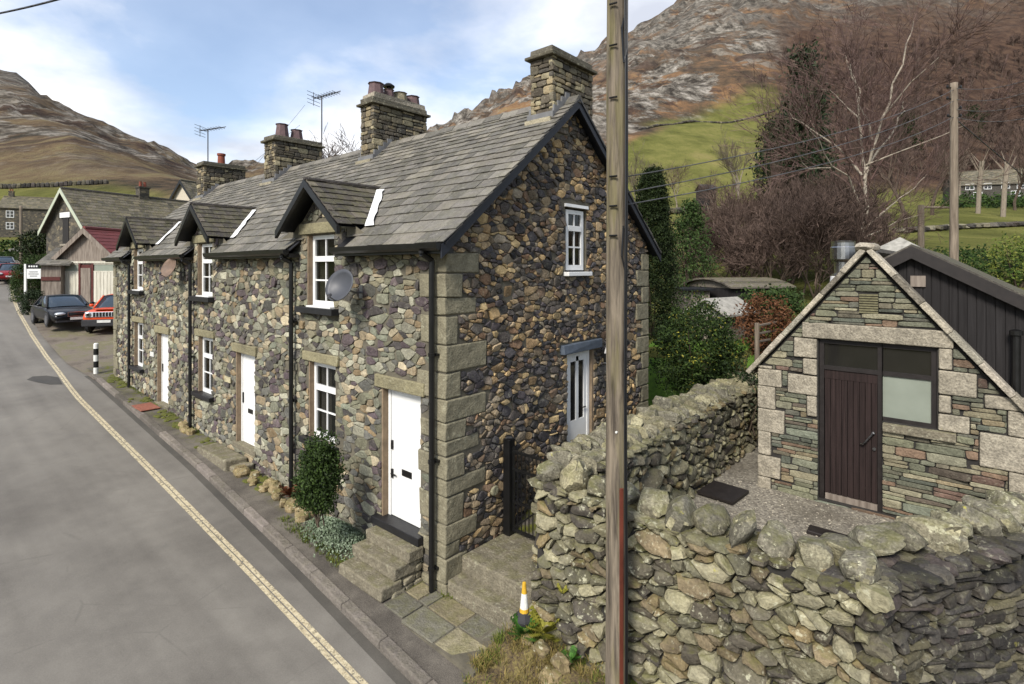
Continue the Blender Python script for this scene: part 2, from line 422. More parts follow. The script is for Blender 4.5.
def add_stone(mb, poly, mp, h, r, rnd=1, flat=.8, dome=.15, k=.25, tl=.12, jit=.004, back=.05):
    poly = cleanp(poly, .008)
    if len(poly) < 3: return
    if len(poly) < 6:
        for _ in range(rnd): poly = chaikin(poly, k)
    else:
        for _ in range(min(rnd, 1 if len(poly) > 9 else rnd)): poly = chaikin(poly, k)
    n = len(poly); cu = sum(p[0] for p in poly) / n; cv = sum(p[1] for p in poly) / n
    a = r.gauss(0, tl); b = r.gauss(0, tl); hh = h * r.uniform(.55, 1.35)
    rings = [(1., -back), (1., hh * .45), ((1 + flat) / 2, hh * .88), (flat * .86, hh)]
    vs = []
    for s, z in rings:
        for (u, v) in poly:
            uu = cu + (u - cu) * s + (r.uniform(-jit, jit) if z > 0 else 0); vv = cv + (v - cv) * s + (r.uniform(-jit, jit) if z > 0 else 0)
            vs.append(mp(uu, vv, z + ((uu - cu) * a + (vv - cv) * b if z > 0 else 0)))
    vs.append(mp(cu, cv, hh * (1 + dome)))
    fs = []
    for j in range(3):
        for i in range(n): fs.append((j * n + i, j * n + (i + 1) % n, (j + 1) * n + (i + 1) % n, (j + 1) * n + i))
    for i in range(n): fs.append((3 * n + i, 3 * n + (i + 1) % n, 4 * n))
    mb.add(vs, fs)
def sheet(mb, us, v0, top, holes, mp, depth=.16):
    "mortar face with openings and their reveals"
    es = sorted(set(list(us) + [e for h in holes for e in (h[0], h[1])]))
    for a, b in zip(es, es[1:]):
        m = (a + b) / 2; hs = sorted([h for h in holes if h[0] < m < h[1]], key=lambda h: h[2]); z = v0
        for h in hs:
            mb.quad(mp(a, z, 0), mp(b, z, 0), mp(b, h[2], 0), mp(a, h[2], 0)); z = h[3]
        mb.quad(mp(a, z, 0), mp(b, z, 0), mp(b, top(b), 0), mp(a, top(a), 0))
    for (a, b, c, d) in holes:
        for p, q in (((a, c), (a, d)), ((a, d), (b, d)), ((b, d), (b, c)), ((b, c), (a, c))):
            mb.quad(mp(*p, 0), mp(*q, 0), mp(*q, -depth), mp(*p, -depth))
def slates(mb, O, U, V, L, H, w=(.24, .42), g0=.26, g1=.15, seed=1, skip=None, th=.014, over=1.55, lim=None):
    r = random.Random(seed); O = Vector(O); U = Vector(U).normalized(); V = Vector(V).normalized(); Nn = U.cross(V).normalized()
    if Nn.z < 0: Nn = -Nn
    v = 0.; row = 0
    while v < H - .03:
        g = lerp(g0, g1, v / H); u = -r.random() * w[0]
        while u < L:
            ww = r.uniform(*w) * lerp(1, .75, v / H); a, b = max(0, u), min(L, u + ww); u += ww
            if b - a < .04: continue
            top = min(H, v + g * over); cv = v + g * .5
            if skip and skip((a + b) / 2, cv): continue
            if lim: 
                la, lb = lim(cv)
                if b < la or a > lb: continue
                a = max(a, la); b = min(b, lb)
                if b - a < .03: continue
            dv = r.uniform(-.012, .012); dh = r.uniform(0, .008); tw = r.uniform(-.006, .006)
            P = lambda uu, vv, hh: O + U * uu + V * vv + Nn * hh
            s = .003
            pts = [P(a + s, v + dv, .012 + dh), P(b - s, v + dv + r.uniform(-.008, .008), .012 + dh + tw), P(b - s, top, -.012), P(a + s, top, -.012)]
            pts += [p + Nn * th for p in pts]
            mb.hexa(pts)
        v += g; row += 1

# ------------------------------------------------------------------ ground heights
def S(x): return interp(x, [(-200, 24), (-140, 13), (-80, 5.2), (-55, 3.6), (-44, 2.85), (-35, 2.3), (-28, 1.75), (-22, 1.15), (-17, .82), (0, 0), (20, -.96), (60, -2.5)])
SIL = [(-3000, 60), (-800, 20), (-300, 25), (0, 72), (30, 83), (60, 103), (110, 130), (160, 149), (195, 166), (230, 168), (262, 166), (330, 160), (400, 146), (443, 127), (500, 96), (533, 78), (584, 58), (607, 43), (650, 21), (690, -2), (760, -30), (1024, -55), (1600, -40), (3000, 40)]
ZL = [(20, 1.), (30, 2.1), (45, 3.5), (62, 4.7), (120, 12.5), (180, 31), (300, 78)]
ZR = [(12, 2.0), (16, 2.9), (30, 4.7), (60, 8.2), (150, 25), (300, 88)]
def polar(x, y):
    v = Vector((x - CAM.x, y - CAM.y, 0)); d = v.dot(FW); r = v.dot(RT); a = atan2(r, d); rad = v.length
    ac = clamp(a, -1.35, 1.35); return a, 512 + F * tan(ac), rad * cos(ac), rad
def terr(x, y, raw=False):
    a, px, d, rad = polar(x, y)
    s = S(x)
    tgt = 2.4 + .09 * (y - 9)
    zn = lerp(s - .25, max(s - .25, tgt), lerp(sstep(6.6, 9, y), sstep(13, 17, y), sstep(1., 2.2, x)))
    zn = lerp(zn, s - .25 + max(0, y - 10) * .08, sstep(-15, -22, x))
    if y < -8: zn += (-8 - y) * .04
    if rad < 24: return zn
    e = (Y0 - interp(px, SIL)) / F; cd = lerp(900, 950, sstep(300, 700, px))
    zc = 4.57 + e * cd
    t = sstep(150, 620, px)
    def far(d):
        z3 = min(lerp(78, 88, t), 4.57 + e * 300 * .84)
        if d <= 300: return lerp(interp(d, ZL[:-1] + [(300, z3)]), interp(d, ZR[:-1] + [(300, z3)]), t)
        if d < cd: return lerp(z3, zc, ((d - 300) / (cd - 300)) ** 1.03)
        return zc - (d - cd) * .35
    z3 = min(lerp(78, 88, t), 4.57 + e * 300 * .84)
    zf = far(d)
    if 150 < d <= 300: zf = min(zf, lerp(min(zf, 31), z3, (d - 150) / 150) if zf > z3 else zf)
    ab = abs(a)
    if ab > 1.05: zf = lerp(zf, max(0, (rad - 30) * .06), sstep(1.05, 1.6, ab))
    if d > 60:
        p = Vector((x, y, 0)) * .012; k = sstep(60, 260, d)
        zf += k * d * .018 * noise.fractal(p + Vector((3, 7, 1)), 1., 2., 5)
        if d > 280:
            q = noise.fractal(Vector((x * .02, y * .02, zf * .03)), .9, 2.1, 5); zf += sstep(280, 420, d) * d * .012 * q * lerp(.4, 1, t)
            c = noise.noise(Vector((x * .011 + 9, y * .011, zf * .02))); c2 = noise.fractal(Vector((x * .05, y * .05, 4)), .8, 2.1, 4)
            zf += sstep(.12, .4, c) * max(0, .35 + c2) * d * .026 * lerp(.55, 1, t) * sstep(300, 450, d) * sstep(1000, 900, d)
    return lerp(zn, zf, sstep(24, 42, rad))
def gz(x, y, r=0): return terr(x, y)

def build_world():
    w = bpy.data.worlds.new('World'); scene.world = w; w.use_nodes = True; t = w.node_tree; t.nodes.clear()
    n = lambda typ: t.nodes.new(typ); L = t.links.new
    out = n('ShaderNodeOutputWorld'); sky = n('ShaderNodeTexSky'); sky.sky_type = 'NISHITA'; sky.sun_disc = False
    sky.sun_elevation = radians(SUN_EL); sky.sun_rotation = radians(SUN_ROT); sky.air_density = 1.; sky.dust_density = 1.2; sky.ozone_density = 1.6
    b1 = n('ShaderNodeBackground'); b1.inputs[1].default_value = .115; L(sky.outputs[0], b1.inputs[0])
    tc = n('ShaderNodeTexCoord'); sp = n('ShaderNodeSeparateXYZ'); L(tc.outputs['Generated'], sp.inputs[0])
    def mth(op, a, b=0.):
        m = n('ShaderNodeMath'); m.operation = op
        for i, q in enumerate((a, b)):
            if isinstance(q, bpy.types.NodeSocket): L(q, m.inputs[i])
            else: m.inputs[i].default_value = q
        return m.outputs[0]
    zz = mth('ADD', mth('MAXIMUM', sp.outputs[2], 0.), .22)
    cv = n('ShaderNodeCombineXYZ'); L(mth('DIVIDE', sp.outputs[0], zz), cv.inputs[0]); L(mth('DIVIDE', sp.outputs[1], zz), cv.inputs[1]); cv.inputs[2].default_value = 3.4
    nz = n('ShaderNodeTexNoise'); L(cv.outputs[0], nz.inputs[0]); nz.inputs['Scale'].default_value = 1.15; nz.inputs['Detail'].default_value = 7; nz.inputs['Roughness'].default_value = .52; nz.inputs['Distortion'].default_value = .25
    nz2 = n('ShaderNodeTexNoise'); L(cv.outputs[0], nz2.inputs[0]); nz2.inputs['Scale'].default_value = 2.1; nz2.inputs['Detail'].default_value = 6
    def rmp(s, stops):
        r = n('ShaderNodeValToRGB'); L(s, r.inputs[0]); cr = r.color_ramp
        while len(cr.elements) < len(stops): cr.elements.new(.5)
        for e, (p, c) in zip(cr.elements, stops): e.position = p; e.color = c
        return r.outputs[0]
    cc = rmp(nz2.outputs[0], [(.36, (.52, .54, .60, 1)), (.5, (.70, .72, .77, 1)), (.62, (.98, .96, .95, 1))])
    b2 = n('ShaderNodeBackground'); b2.inputs[1].default_value = CLOUD; L(cc, b2.inputs[0])
    fac = rmp(nz.outputs[0], [(.42, (.2, .2, .2, 1)), (.6, (.9, .9, .9, 1))])
    mx = n('ShaderNodeMixShader'); L(fac, mx.inputs[0]); L(b1.outputs[0], mx.inputs[1]); L(b2.outputs[0], mx.inputs[2]); L(mx.outputs[0], out.inputs[0])
SUN_EL = 42.; SUN_AZ = Vector((.22, -1., 0)).normalized(); CLOUD = .78
SUN_ROT = math.degrees(atan2(SUN_AZ.x, SUN_AZ.y))
build_world()
sl = bpy.data.lights.new('sun', 'SUN'); sl.energy = 2.7; sl.angle = radians(16); sl.color = (1, .95, .88)
so = bpy.data.objects.new('sun', sl); COL.objects.link(so)
so.rotation_euler = Vector((SUN_AZ.x * cos(radians(SUN_EL)), SUN_AZ.y * cos(radians(SUN_EL)), sin(radians(SUN_EL)))).to_track_quat('Z', 'Y').to_euler()
cd_ = bpy.data.cameras.new('camera'); co = bpy.data.objects.new('camera', cd_); COL.objects.link(co); scene.camera = co
cd_.sensor_width = 36; cd_.lens = 36 * F / 1024; cd_.shift_y = -(342 - Y0) / 1024; cd_.clip_end = 6000; cd_.clip_start = .05
co.location = CAM; co.rotation_euler = FW.to_track_quat('-Z', 'Y').to_euler()
vs_ = scene.view_settings; vs_.view_transform = 'Standard'; vs_.look = 'None'; vs_.gamma = 1; vs_.exposure = EXPO = .95
scene.cycles.max_bounces = 6; scene.cycles.transparent_max_bounces = 8

# ------------------------------------------------------------------ terrain sheet
def build_terrain():
    angs = []; a = -pi
    while a < pi - 1e-6:
        angs.append(a); ad = abs(math.degrees(a)); a += radians(.36 if ad < 50 else (2. if ad < 70 else 6.))
    rads = [5.]
    while rads[-1] < 1500: rads.append(rads[-1] * (1.036 if rads[-1] < 1000 else 1.1))
    me = bpy.data.meshes.new('ground'); vs = []; zone = []
    for r in rads:
        for a in angs:
            p = CAM + (FW * cos(a) + RT * sin(a)) * r; z = terr(p.x, p.y); vs.append((p.x, p.y, z))
            _, px, d, _ = polar(p.x, p.y); e = (z - 4.57) / max(d, 1)
            lim = interp(px, [(-400, .15), (60, .153), (110, .145), (250, .1), (560, .1), (640, .25), (700, .285), (775, .335), (810, .26), (850, .16), (1024, .145), (1500, .14)])
            past = sstep(lim + .012, lim - .012, e + .02 * noise.noise(Vector((p.x * .03, p.y * .03, 0)))) if d > 14 else .6
            wd = sstep(755, 800, px) * sstep(.13, .16, e) if abs(a) < 1.3 else 0
            left = sstep(420, 300, px)
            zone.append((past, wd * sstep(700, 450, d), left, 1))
    n = len(angs); fs = [(j * n + i, j * n + (i + 1) % n, (j + 1) * n + (i + 1) % n, (j + 1) * n + i) for j in range(len(rads) - 1) for i in range(n)]
    fs.append(tuple(range(n))[::-1])
    me.from_pydata(vs, [], fs); at_ = me.color_attributes.new('zone', 'FLOAT_COLOR', 'POINT')
    at_.data.foreach_set('color', [c for q in zone for c in q]); me.polygons.foreach_set('use_smooth', [True] * len(me.polygons))
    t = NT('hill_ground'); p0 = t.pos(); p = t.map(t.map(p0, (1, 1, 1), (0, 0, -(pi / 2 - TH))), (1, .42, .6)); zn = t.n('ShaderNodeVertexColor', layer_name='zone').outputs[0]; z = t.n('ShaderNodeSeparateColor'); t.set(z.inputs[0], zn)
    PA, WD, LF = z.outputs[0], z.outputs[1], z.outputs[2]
    st = t.map(p, (.008, .008, .009)); n1 = t.noise(st, 2.2, 10, .62, .6); n2 = t.noise(t.map(p, (.03, .03, .035)), 1.6, 8, .7); n3 = t.noise(t.map(p, (.12, .12, .2)), 1.3, 6, .7); n4 = t.noise(t.map(p, (.05, .05, .055)), 1.3, 8, .75)
    bm = t.ramp(t.math('ADD', t.math('MULTIPLY', n1, .4), t.math('ADD', t.math('MULTIPLY', n4, .35), t.math('MULTIPLY', n3, .25))), [(.37, '2f2a26'), (.44, '42392f'), (.49, '574839'), (.53, '6d553f'), (.57, '7b6045'), (.62, '7d6f50'), (.7, '5e583f')])
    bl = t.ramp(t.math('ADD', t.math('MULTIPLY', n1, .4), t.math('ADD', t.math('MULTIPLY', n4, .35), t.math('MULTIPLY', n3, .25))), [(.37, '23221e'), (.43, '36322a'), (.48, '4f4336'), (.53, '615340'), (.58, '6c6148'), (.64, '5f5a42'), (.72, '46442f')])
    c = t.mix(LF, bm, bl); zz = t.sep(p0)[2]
    # crags with shadow painted between them, scree and dark heather
    rk = t.noise(t.map(p, (.010, .014, .019), (0, .25, .3)), 1.9, 10, .7, .5); rk2 = t.noise(t.map(p, (.07, .07, .09)), 1.6, 8, .78)
    rcol = t.ramp(rk2, [(.36, '1f1d1b'), (.45, '45413b'), (.53, '6f6a61'), (.62, '9a948a')])  # darkest stops put the shadow between crags into the rock colour
    hth = t.noise(t.map(p, (.012, .012, .014)), 2.6, 9, .7, .4)
    c = t.mix(t.math('MULTIPLY', t.mr(hth, .51, .56, 0, .85), t.mr(zz, 36, 75)), c, t.ramp(rk2, [(.4, '2a2320'), (.6, '4b3d35')]))
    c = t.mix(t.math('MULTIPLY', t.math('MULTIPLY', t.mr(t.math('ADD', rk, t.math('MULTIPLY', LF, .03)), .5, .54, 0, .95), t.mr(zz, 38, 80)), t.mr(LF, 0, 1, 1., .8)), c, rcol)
    sc = t.noise(t.map(p, (.012, .03, .02), (0, 0, .6)), 2.4, 7, .65)
    c = t.mix(t.math('MULTIPLY', t.mr(sc, .575, .61, 0, .75), t.mr(zz, 100, 170)), c, t.ramp(rk2, [(.4, '5f5a52'), (.6, '8c867b')]))
    c = t.mix(t.math('MULTIPLY', t.mr(n2, .4, .58, .1, .85), t.mr(zz, 150, 260)), c, t.ramp(rk2, [(.4, '3a3834'), (.6, '6c675f')]))
    pas = t.ramp(t.math('ADD', t.math('MULTIPLY', n2, .6), t.math('MULTIPLY', n3, .4)), [(.36, '464824'), (.48, '5c5d31'), (.55, '6a693a'), (.65, '787146')])
    c = t.mix(PA, c, pas)
    wc = t.ramp(n3, [(.35, '2f2621'), (.5, '46372e'), (.65, '564538')])
    c = t.mix(WD, c, wc); t.col(c); t.rough(1.); t.spec(.05)
    t.bump(t.math('ADD', rk2, t.math('MULTIPLY', n3, .5)), .9, 2.2)
    me.materials.append(t.m); o = bpy.data.objects.new('ground', me); COL.objects.link(o); struct(o)
build_terrain()

# ------------------------------------------------------------------ road and pavement
KERB = [(30, -3.0), (8, -1.62), (1, -1.22), (-2.2, -1.02), (-7.1, -.78), (-17.6, -.52), (-20, -.72), (-27, -.62), (-34.6, -.15), (-43, .5), (-51, 1.3), (-60, 2.6), (-80, 6.5), (-140, 24)]
YEL = [(30, -3.3), (8, -1.95), (.6, -1.60), (-2.4, -1.53), (-7.9, -1.44), (-15, -1.36), (-19.2, -1.17), (-27, -.92), (-34.6, -.5), (-43, .16), (-51, .95), (-60, 2.2), (-80, 6), (-140, 23)]
def ky(x): return interp(-x, [(-a, b) for a, b in KERB])
def ye(x): return interp(-x, [(-a, b) for a, b in YEL])
def rz(x, y=0):
    a = S(x) - .1
    if x < -46: a = max(lerp(a, terr(x, y) + .12, sstep(-46, -52, x)), terr(x, y) + .06)
    return a
def strip(name, xs, fy0, fy1, fz, mat, kind='structure', seg=1):
    mb = MB(); rows = []
    for x in xs:
        a, b = fy0(x), fy1(x); rows.append([(x, lerp(a, b, k / seg), fz(x, lerp(a, b, k / seg))) for k in range(seg + 1)])
    for r0, r1 in zip(rows, rows[1:]):
        for k in range(seg): mb.quad(r0[k], r0[k + 1], r1[k + 1], r1[k])
    o = mb.build(name, mat, smooth=True); struct(o); return o
xs = [26 - .8 * i for i in range(int(170 / .8))]
def asphalt(name, cols, patch=False):
    t = NT(name); p = t.pos(); n1 = t.noise(p, .35, 5, .6); n2 = t.noise(p, 3, 5, .6); v = t.noise(p, 60, 5, .8); tr = t.noise(t.map(p, (.03, 1.1, 1)), 1.4, 3)
    c = t.ramp(t.math('ADD', t.math('ADD', t.math('MULTIPLY', n1, .35), t.math('MULTIPLY', n2, .15)), t.math('ADD', t.math('MULTIPLY', v, .25), t.math('MULTIPLY', tr, .25))), [(.4, cols[0]), (.5, cols[1]), (.6, cols[2])])
    cr = t.vor(t.map(p, (1, 1, 1)), .55, 'DISTANCE_TO_EDGE'); 
    c = t.mix(t.math('MULTIPLY', t.mr(cr, .0, .01, .18, 0), t.mr(n2, .48, .58)), c, '2b2a29')
    t.col(c); t.rough(t.mr(n2, .3, .7, .72, .9)); t.spec(.3); t.bump(v, .5, .006); return t.m
M['asphalt'] = asphalt('asphalt', ['5a5650', '6b6760', '79756d'])
M['gutter_asphalt'] = asphalt('gutter_asphalt', ['3c3a36', '4c4943', '5b5750'])
M['asphalt_dark'] = asphalt('asphalt_dark', ['33322f', '413f3b', '4d4a44'])
strip('road', xs, lambda x: ky(x) + .0, lambda x: ye(x) - 6.6, rz, M['asphalt'], seg=8)
strip('road_gutter_strip', [x for x in xs if x > -18.5], lambda x: ky(x) - .02, lambda x: ky(x) - .15, lambda x, y: rz(x) + .004, M['gutter_asphalt'])
t = NT('yellow_line'); p = t.pos(); w_ = t.noise(p, 26, 5, .7); t.col(t.mix(t.mr(w_, .42, .6), 'a89b7e', 'c0b597')); t.rough(.8)
al = t.n('ShaderNodeBsdfTransparent'); mx_ = t.n('ShaderNodeMixShader'); t.set(mx_.inputs[0], t.mr(t.noise(p, 14, 6, .8), .38, .5, .25, 1.)); t.t.links.new(al.outputs[0], mx_.inputs[1]); t.t.links.new(t.b.outputs[0], mx_.inputs[2]); t.t.links.new(mx_.outputs[0], t.out.inputs[0])
for k in (0, 1):
    strip('road_yellow_line', [x for x in xs if x > -75], lambda x: ye(x) + .035 - k * .082, lambda x: ye(x) - .03 - k * .082, lambda x, y: rz(x, y) + .005, t.m)
mb = MB(); pts = [(-17.2, -1.42), (-17.4, -1.72), (-17.9, -1.95), (-18.5, -2.15), (-18.9, -1.95), (-18.8, -1.6), (-18.3, -1.36)]
mb.quad(*[(a, b, rz(a) + .007) for a, b in pts]); struct(mb.build('road_patch', M['asphalt_dark']))
# kerb stones
mb = MB(); x = 9.
while x > -17.6:
    L = R.uniform(.86, .95); a, b = x - .006, x - L + .006; h = .1
    za, zb = S(a) + .0, S(b) + .0; j = R.uniform(-.004, .004)
    mb.hexa([(a, ky(a) - .02, za - .3), (b, ky(b) - .02, zb - .3), (b, ky(b) + .13, zb - .3), (a, ky(a) + .13, za - .3), (a, ky(a) - .012 + j, za + .005 + j), (b, ky(b) - .012 + j, zb + .005 + j), (b, ky(b) + .13, zb + .012), (a, ky(a) + .13, za + .012)]); x -= L
struct(mb.build('kerb', M['kerb_stone'], bevel=.018))
t = NT('pavement'); p = t.pos(); n1 = t.noise(p, 1.4, 6, .65); n2 = t.noise(p, 80, 2, .6); n3 = t.noise(p, 4.5, 6, .7)
c = t.ramp(t.math('ADD', t.math('MULTIPLY', n1, .6), t.math('MULTIPLY', n2, .4)), [(.36, '403c37'), (.48, '56514a'), (.62, '6e685f')])
yy = t.sep(p)[1]
c = t.mix(t.math('MULTIPLY', t.mr(n3, .46, .55), t.mr(yy, -.55, -.12, 0, .95)), c, '54561f'); c = t.mix(t.math('MULTIPLY', t.mr(n1, .55, .65), .4), c, '6a655b')
t.col(c); t.rough(.9); t.spec(.2); t.bump(t.math('ADD', n2, n3), .6, .01); M['pavement'] = t.m
strip('pavement', [x for x in xs if x > -19], lambda x: ky(x) + .12, lambda x: .35, lambda x, y: S(x) - .004 + .02 * clamp(y + 1), M['pavement'], seg=4)
# forecourt beyond the terrace
t = NT('forecourt'); p = t.pos(); n1 = t.noise(p, .8, 6, .65); n2 = t.noise(p, 30, 3, .6)
t.col(t.ramp(t.math('ADD', t.math('MULTIPLY', n1, .7), t.math('MULTIPLY', n2, .3)), [(.38, '4f463c'), (.48, '6b6257'), (.56, '5d5a3c'), (.66, '83796b')])); t.rough(.95); t.bump(n2, .5, .01)
strip('forecourt', [x for x in xs if -60 < x < -17.0], lambda x: ky(x) - .06, lambda x: 16, lambda x, y: rz(x, 0) + .03 + .2 * clamp((y + .9) / 1.2) * sstep(-18, -24, x), t.m, seg=6)
# ------------------------------------------------------------------ the terrace of three cottages
PITCH = 5.52; D = 5.92; ZE = 4.9; SLP = .84; YE = -.25; YR = 2.97; ZR_ = ZE + SLP * (YR - YE); XL = -17.17; XV = .24
PARTY = [0.0, -5.62, -11.14, XL]
def roofz(y): return ZE + SLP * ((y if y < YR else 2 * YR - y) - YE)
fm = lambda u, v, n: (u, -n, v)            # front face
gm = lambda u, v, n: (n, u, v)             # gable face, u = y
def holes_front(i):
    o = -PITCH * i
    return [(-1.50 + o, -.55 + o, .56, 2.69), (-3.78 + o, -2.87 + o, 1.45, 2.85), (-3.83 + o, -2.9 + o, 3.86, 5.18)]
FH = sum([holes_front(i) for i in range(3)], [])
GH = [(2.84, 3.52, 4.5, 5.66), (2.9, 3.75, .9, 3.02)]
def in_dormer(x, z):
    for i in range(3):
        c = -3.3 - PITCH * i
        if abs(x - c) < .8 and z < 6.05 - .82 * abs(x - c) - .05: return True
    return False
def sash(parent, x0, x1, z0, z1, y, split=.33, cols=2, rows=2, facing='front', name='window'):
    P = (lambda a, b, d0, d1, c, e: (a, b, y + d0, y + d1, c, e)) if facing == 'front' else (lambda a, b, d0, d1, c, e: (y - d1, y - d0, a, b, c, e))
    m = MB(); f = .075
    zs = z1 - (z1 - z0) * split
    m.box(*P(x0, x0 + f, 0, .06, z0, z1)); m.box(*P(x1 - f, x1, 0, .06, z0, z1)); m.box(*P(x0 + f, x1 - f, .001, .06, z1 - f, z1)); m.box(*P(x0 + f, x1 - f, .001, .06, z0, z0 + f + .02))
    m.box(*P(x0 + f, x1 - f, -.012, .058, zs - .055, zs + .045))
    W = (x1 - x0 - 2 * f)
    for k in range(1, cols):
        xc = x0 + f + W * k / cols; m.box(*P(xc - .014, xc + .014, .012, .05, z0 + f, z1 - f))
    for k in range(1, rows):
        zc = z0 + f + (zs - z0 - f) * k / rows; m.box(*P(x0 + f, x1 - f, .014, .048, zc - .014, zc + .014))
    w = m.build(name, M['white_paint'], parent)
    q = MB(); a, b, c, d, e, g = P(x0 + .03, x1 - .03, .03, .036, z0 + .03, z1 - .03); q.box(a, b, c, d, e, g); q.build('pane', M['glass'], w)
    cu = MB(); r = random.Random(int(x0 * 91 + z0 * 7)); n = 14
    for (s0, s1) in ((0., r.uniform(.25, .42)), (1 - r.uniform(.2, .4), 1.)):
        pts = []
        for k in range(n + 1):
            u = lerp(x0 + .02, x1 - .02, lerp(s0, s1, k / n)); dd = .14 + .025 * sin(k * 2.3)
            pts.append((u, dd))
        for (u, d0), (v, d1) in zip(pts, pts[1:]):
            if facing == 'front': cu.quad((u, y + d0, z0), (v, y + d1, z0), (v, y + d1, z1), (u, y + d0, z1))
            else: cu.quad((y - d0, u, z0), (y - d1, v, z0), (y - d1, v, z1), (y - d0, u, z1))
    cu.build('curtain', M['curtain'], w)
    bk = MB(); a, b, c, d, e, g = P(x0 - .06, x1 + .06, .55, .58, z0 - .06, z1 + .06); bk.box(a, b, c, d, e, g); bk.build('room_dark_panel', M['dark_inside'], w)  # near-black panel: the dark of the room is put into its colour
    return w
cot = []
LAB = ['near end stone cottage with the exposed gable and stepped white front door', 'middle cottage of the terrace with one stone slab before its white door', 'far end cottage of the terrace with red doormat and brown wall dish']
for i in range(3): cot.append(thing('stone_cottage', LAB[i], 'cottage', ((PARTY[i] + PARTY[i + 1]) / 2, D / 2, S(PARTY[i]) - .1), 0, 'terrace of three stone cottages'))
def owner(x): return 0 if x > PARTY[1] else (1 if x > PARTY[2] else 2)
# rubble of the front: cells over the whole front, each stone goes to the cottage it stands in
regF = [(0., 1., 6.2)]
dz = []
def quoins_front(x0, sgn, z0, z1, seed):
    r = random.Random(seed); z = z0; out = []; k = 0
    while z < z1 - .1:
        h = r.uniform(.2, .44); h = min(h, z1 - z); wf = (.58, .32)[k % 2] * r.uniform(.9, 1.1); wg = (.3, .62)[k % 2] * r.uniform(.6, 1.35); out.append((z, z + h, wf, wg)); z += h; k += 1
    return out
QN = quoins_front(0, -1, -.1, 4.83, 3); QF = quoins_front(XL, 1, .6, 4.85, 4)
LINT = []
for i in range(3):
    o = -PITCH * i
    LINT += [(-1.66 + o, -.42 + o, 2.69, 2.9), (-3.98 + o, -2.72 + o, 2.86, 3.04), (-4.08 + o, -2.66 + o, 5.19, 5.4), (-3.95 + o, -2.76 + o, 1.345, 1.45), (-4.05 + o, -2.74 + o, 3.735, 3.86)]
qh = [(-w, .2, a, b) for a, b, w, g in QN] + [(XL - .1, XL + w * .8, a, b) for a, b, w, g in QF]
allh = FH + LINT + qh
def blocks(n, u0, u1, v0, v1, seed, avoid, ok):
    r = random.Random(seed); out = []; tries = 0
    while len(out) < n and tries < n * 60:
        tries += 1; w = r.uniform(.2, .46); h = r.uniform(.12, .23) * (1.1 if w < .3 else .9); a = r.uniform(u0, u1 - w); c = r.uniform(v0, v1 - h); q = (a, a + w, c, c + h)
        if any(q[0] < b[1] and q[1] > b[0] and q[2] < b[3] and q[3] > b[2] for b in list(avoid) + out): continue
        if not ok(q): continue
        out.append(q)
    return out
def block_poly(q, r, g=.009, j=.022):
    a, b, c, d = q; J = lambda: r.uniform(0, j)
    return [(a + g + J(), c + g + J()), (lerp(a, b, r.uniform(.35, .65)), c + g + J() * .4), (b - g - J(), c + g + J()), (b - g - J() * .4, lerp(c, d, r.uniform(.35, .65))), (b - g - J(), d - g - J()), (lerp(a, b, r.uniform(.35, .65)), d - g - J() * .4), (a + g + J(), d - g - J()), (a + g + J() * .4, lerp(c, d, r.uniform(.35, .65)))]
FB = blocks(45, XL + .1, -.1, 0., 4.8, 71, allh, lambda q: q[2] > S(q[0]) - .1)
allh = allh + FB
mbs = [MB(), MB(), MB()]
rr = random.Random(11)
def front_region(u, v, poly):
    if v < 4.86: return clip(poly, 0, 1, 4.88)
    for i in range(3):
        c = -3.3 - PITCH * i
        if abs(u - c) < .82:
            for A, B, C in ((1, 0, c + .78), (-1, 0, -(c - .74)), (.82, 1, 6.0 + .82 * c), (-.82, 1, 6.0 - .82 * c)):
                poly = clip(poly, A, B, C)
                if len(poly) < 3: return None
            return poly
    return None
for (u, v, poly) in cells(XL, 0., -.15, 6., .172, .09, 5, (), allh, .010, .22, .47):
    if v < S(u) - .2: continue
    poly = front_region(u, v, poly)
    if not poly or len(poly) < 3 or area(poly) < .0006: continue
    add_stone(mbs[owner(u)], poly, fm, .022, rr, 1, .87, .08, .15, .12, .006)
for q in FB: add_stone(mbs[owner((q[0] + q[1]) / 2)], block_poly(q, rr), fm, .028, rr, 1, .88, .05, .18, .06, .006)
gmb = MB()
greg = [(-SLP, 1, ZE - SLP * YE - .06), (SLP, 1, ZE - SLP * YE + 2 * SLP * YR - .06)]
GL = [(2.72, 3.64, 5.67, 5.8), (2.7, 3.95, 3.03, 3.22), (2.80, 3.56, 4.42, 4.5)]
qg = [(-.2, g, a, b) for a, b, w, g in QN] + [(D - .5 * (1 if k % 2 else .55), D + .2, .2 + .36 * k, .56 + .36 * k) for k in range(13)]
GB = blocks(14, .05, D - .05, .1, 7.2, 72, GH + GL + qg, lambda q: q[3] < roofz(q[0]) - .12 and q[3] < roofz(q[1]) - .12)
for q in GB: add_stone(gmb, block_poly((q[0] + (q[1] - q[0]) * .0, q[1], q[2], q[3]), rr), gm, .036, rr, 1, .84, .08, .2, .12, .007)
for (u, v, poly) in cells(0., D, -.15, 7.6, .122, .074, 9, greg, GH + GL + qg + GB, .011, .24, .47):
    if len(poly) < 3 or area(poly) < .0006: continue
    add_stone(gmb, poly, gm, .03, rr, 1, .82, .12, .15, .16, .007)
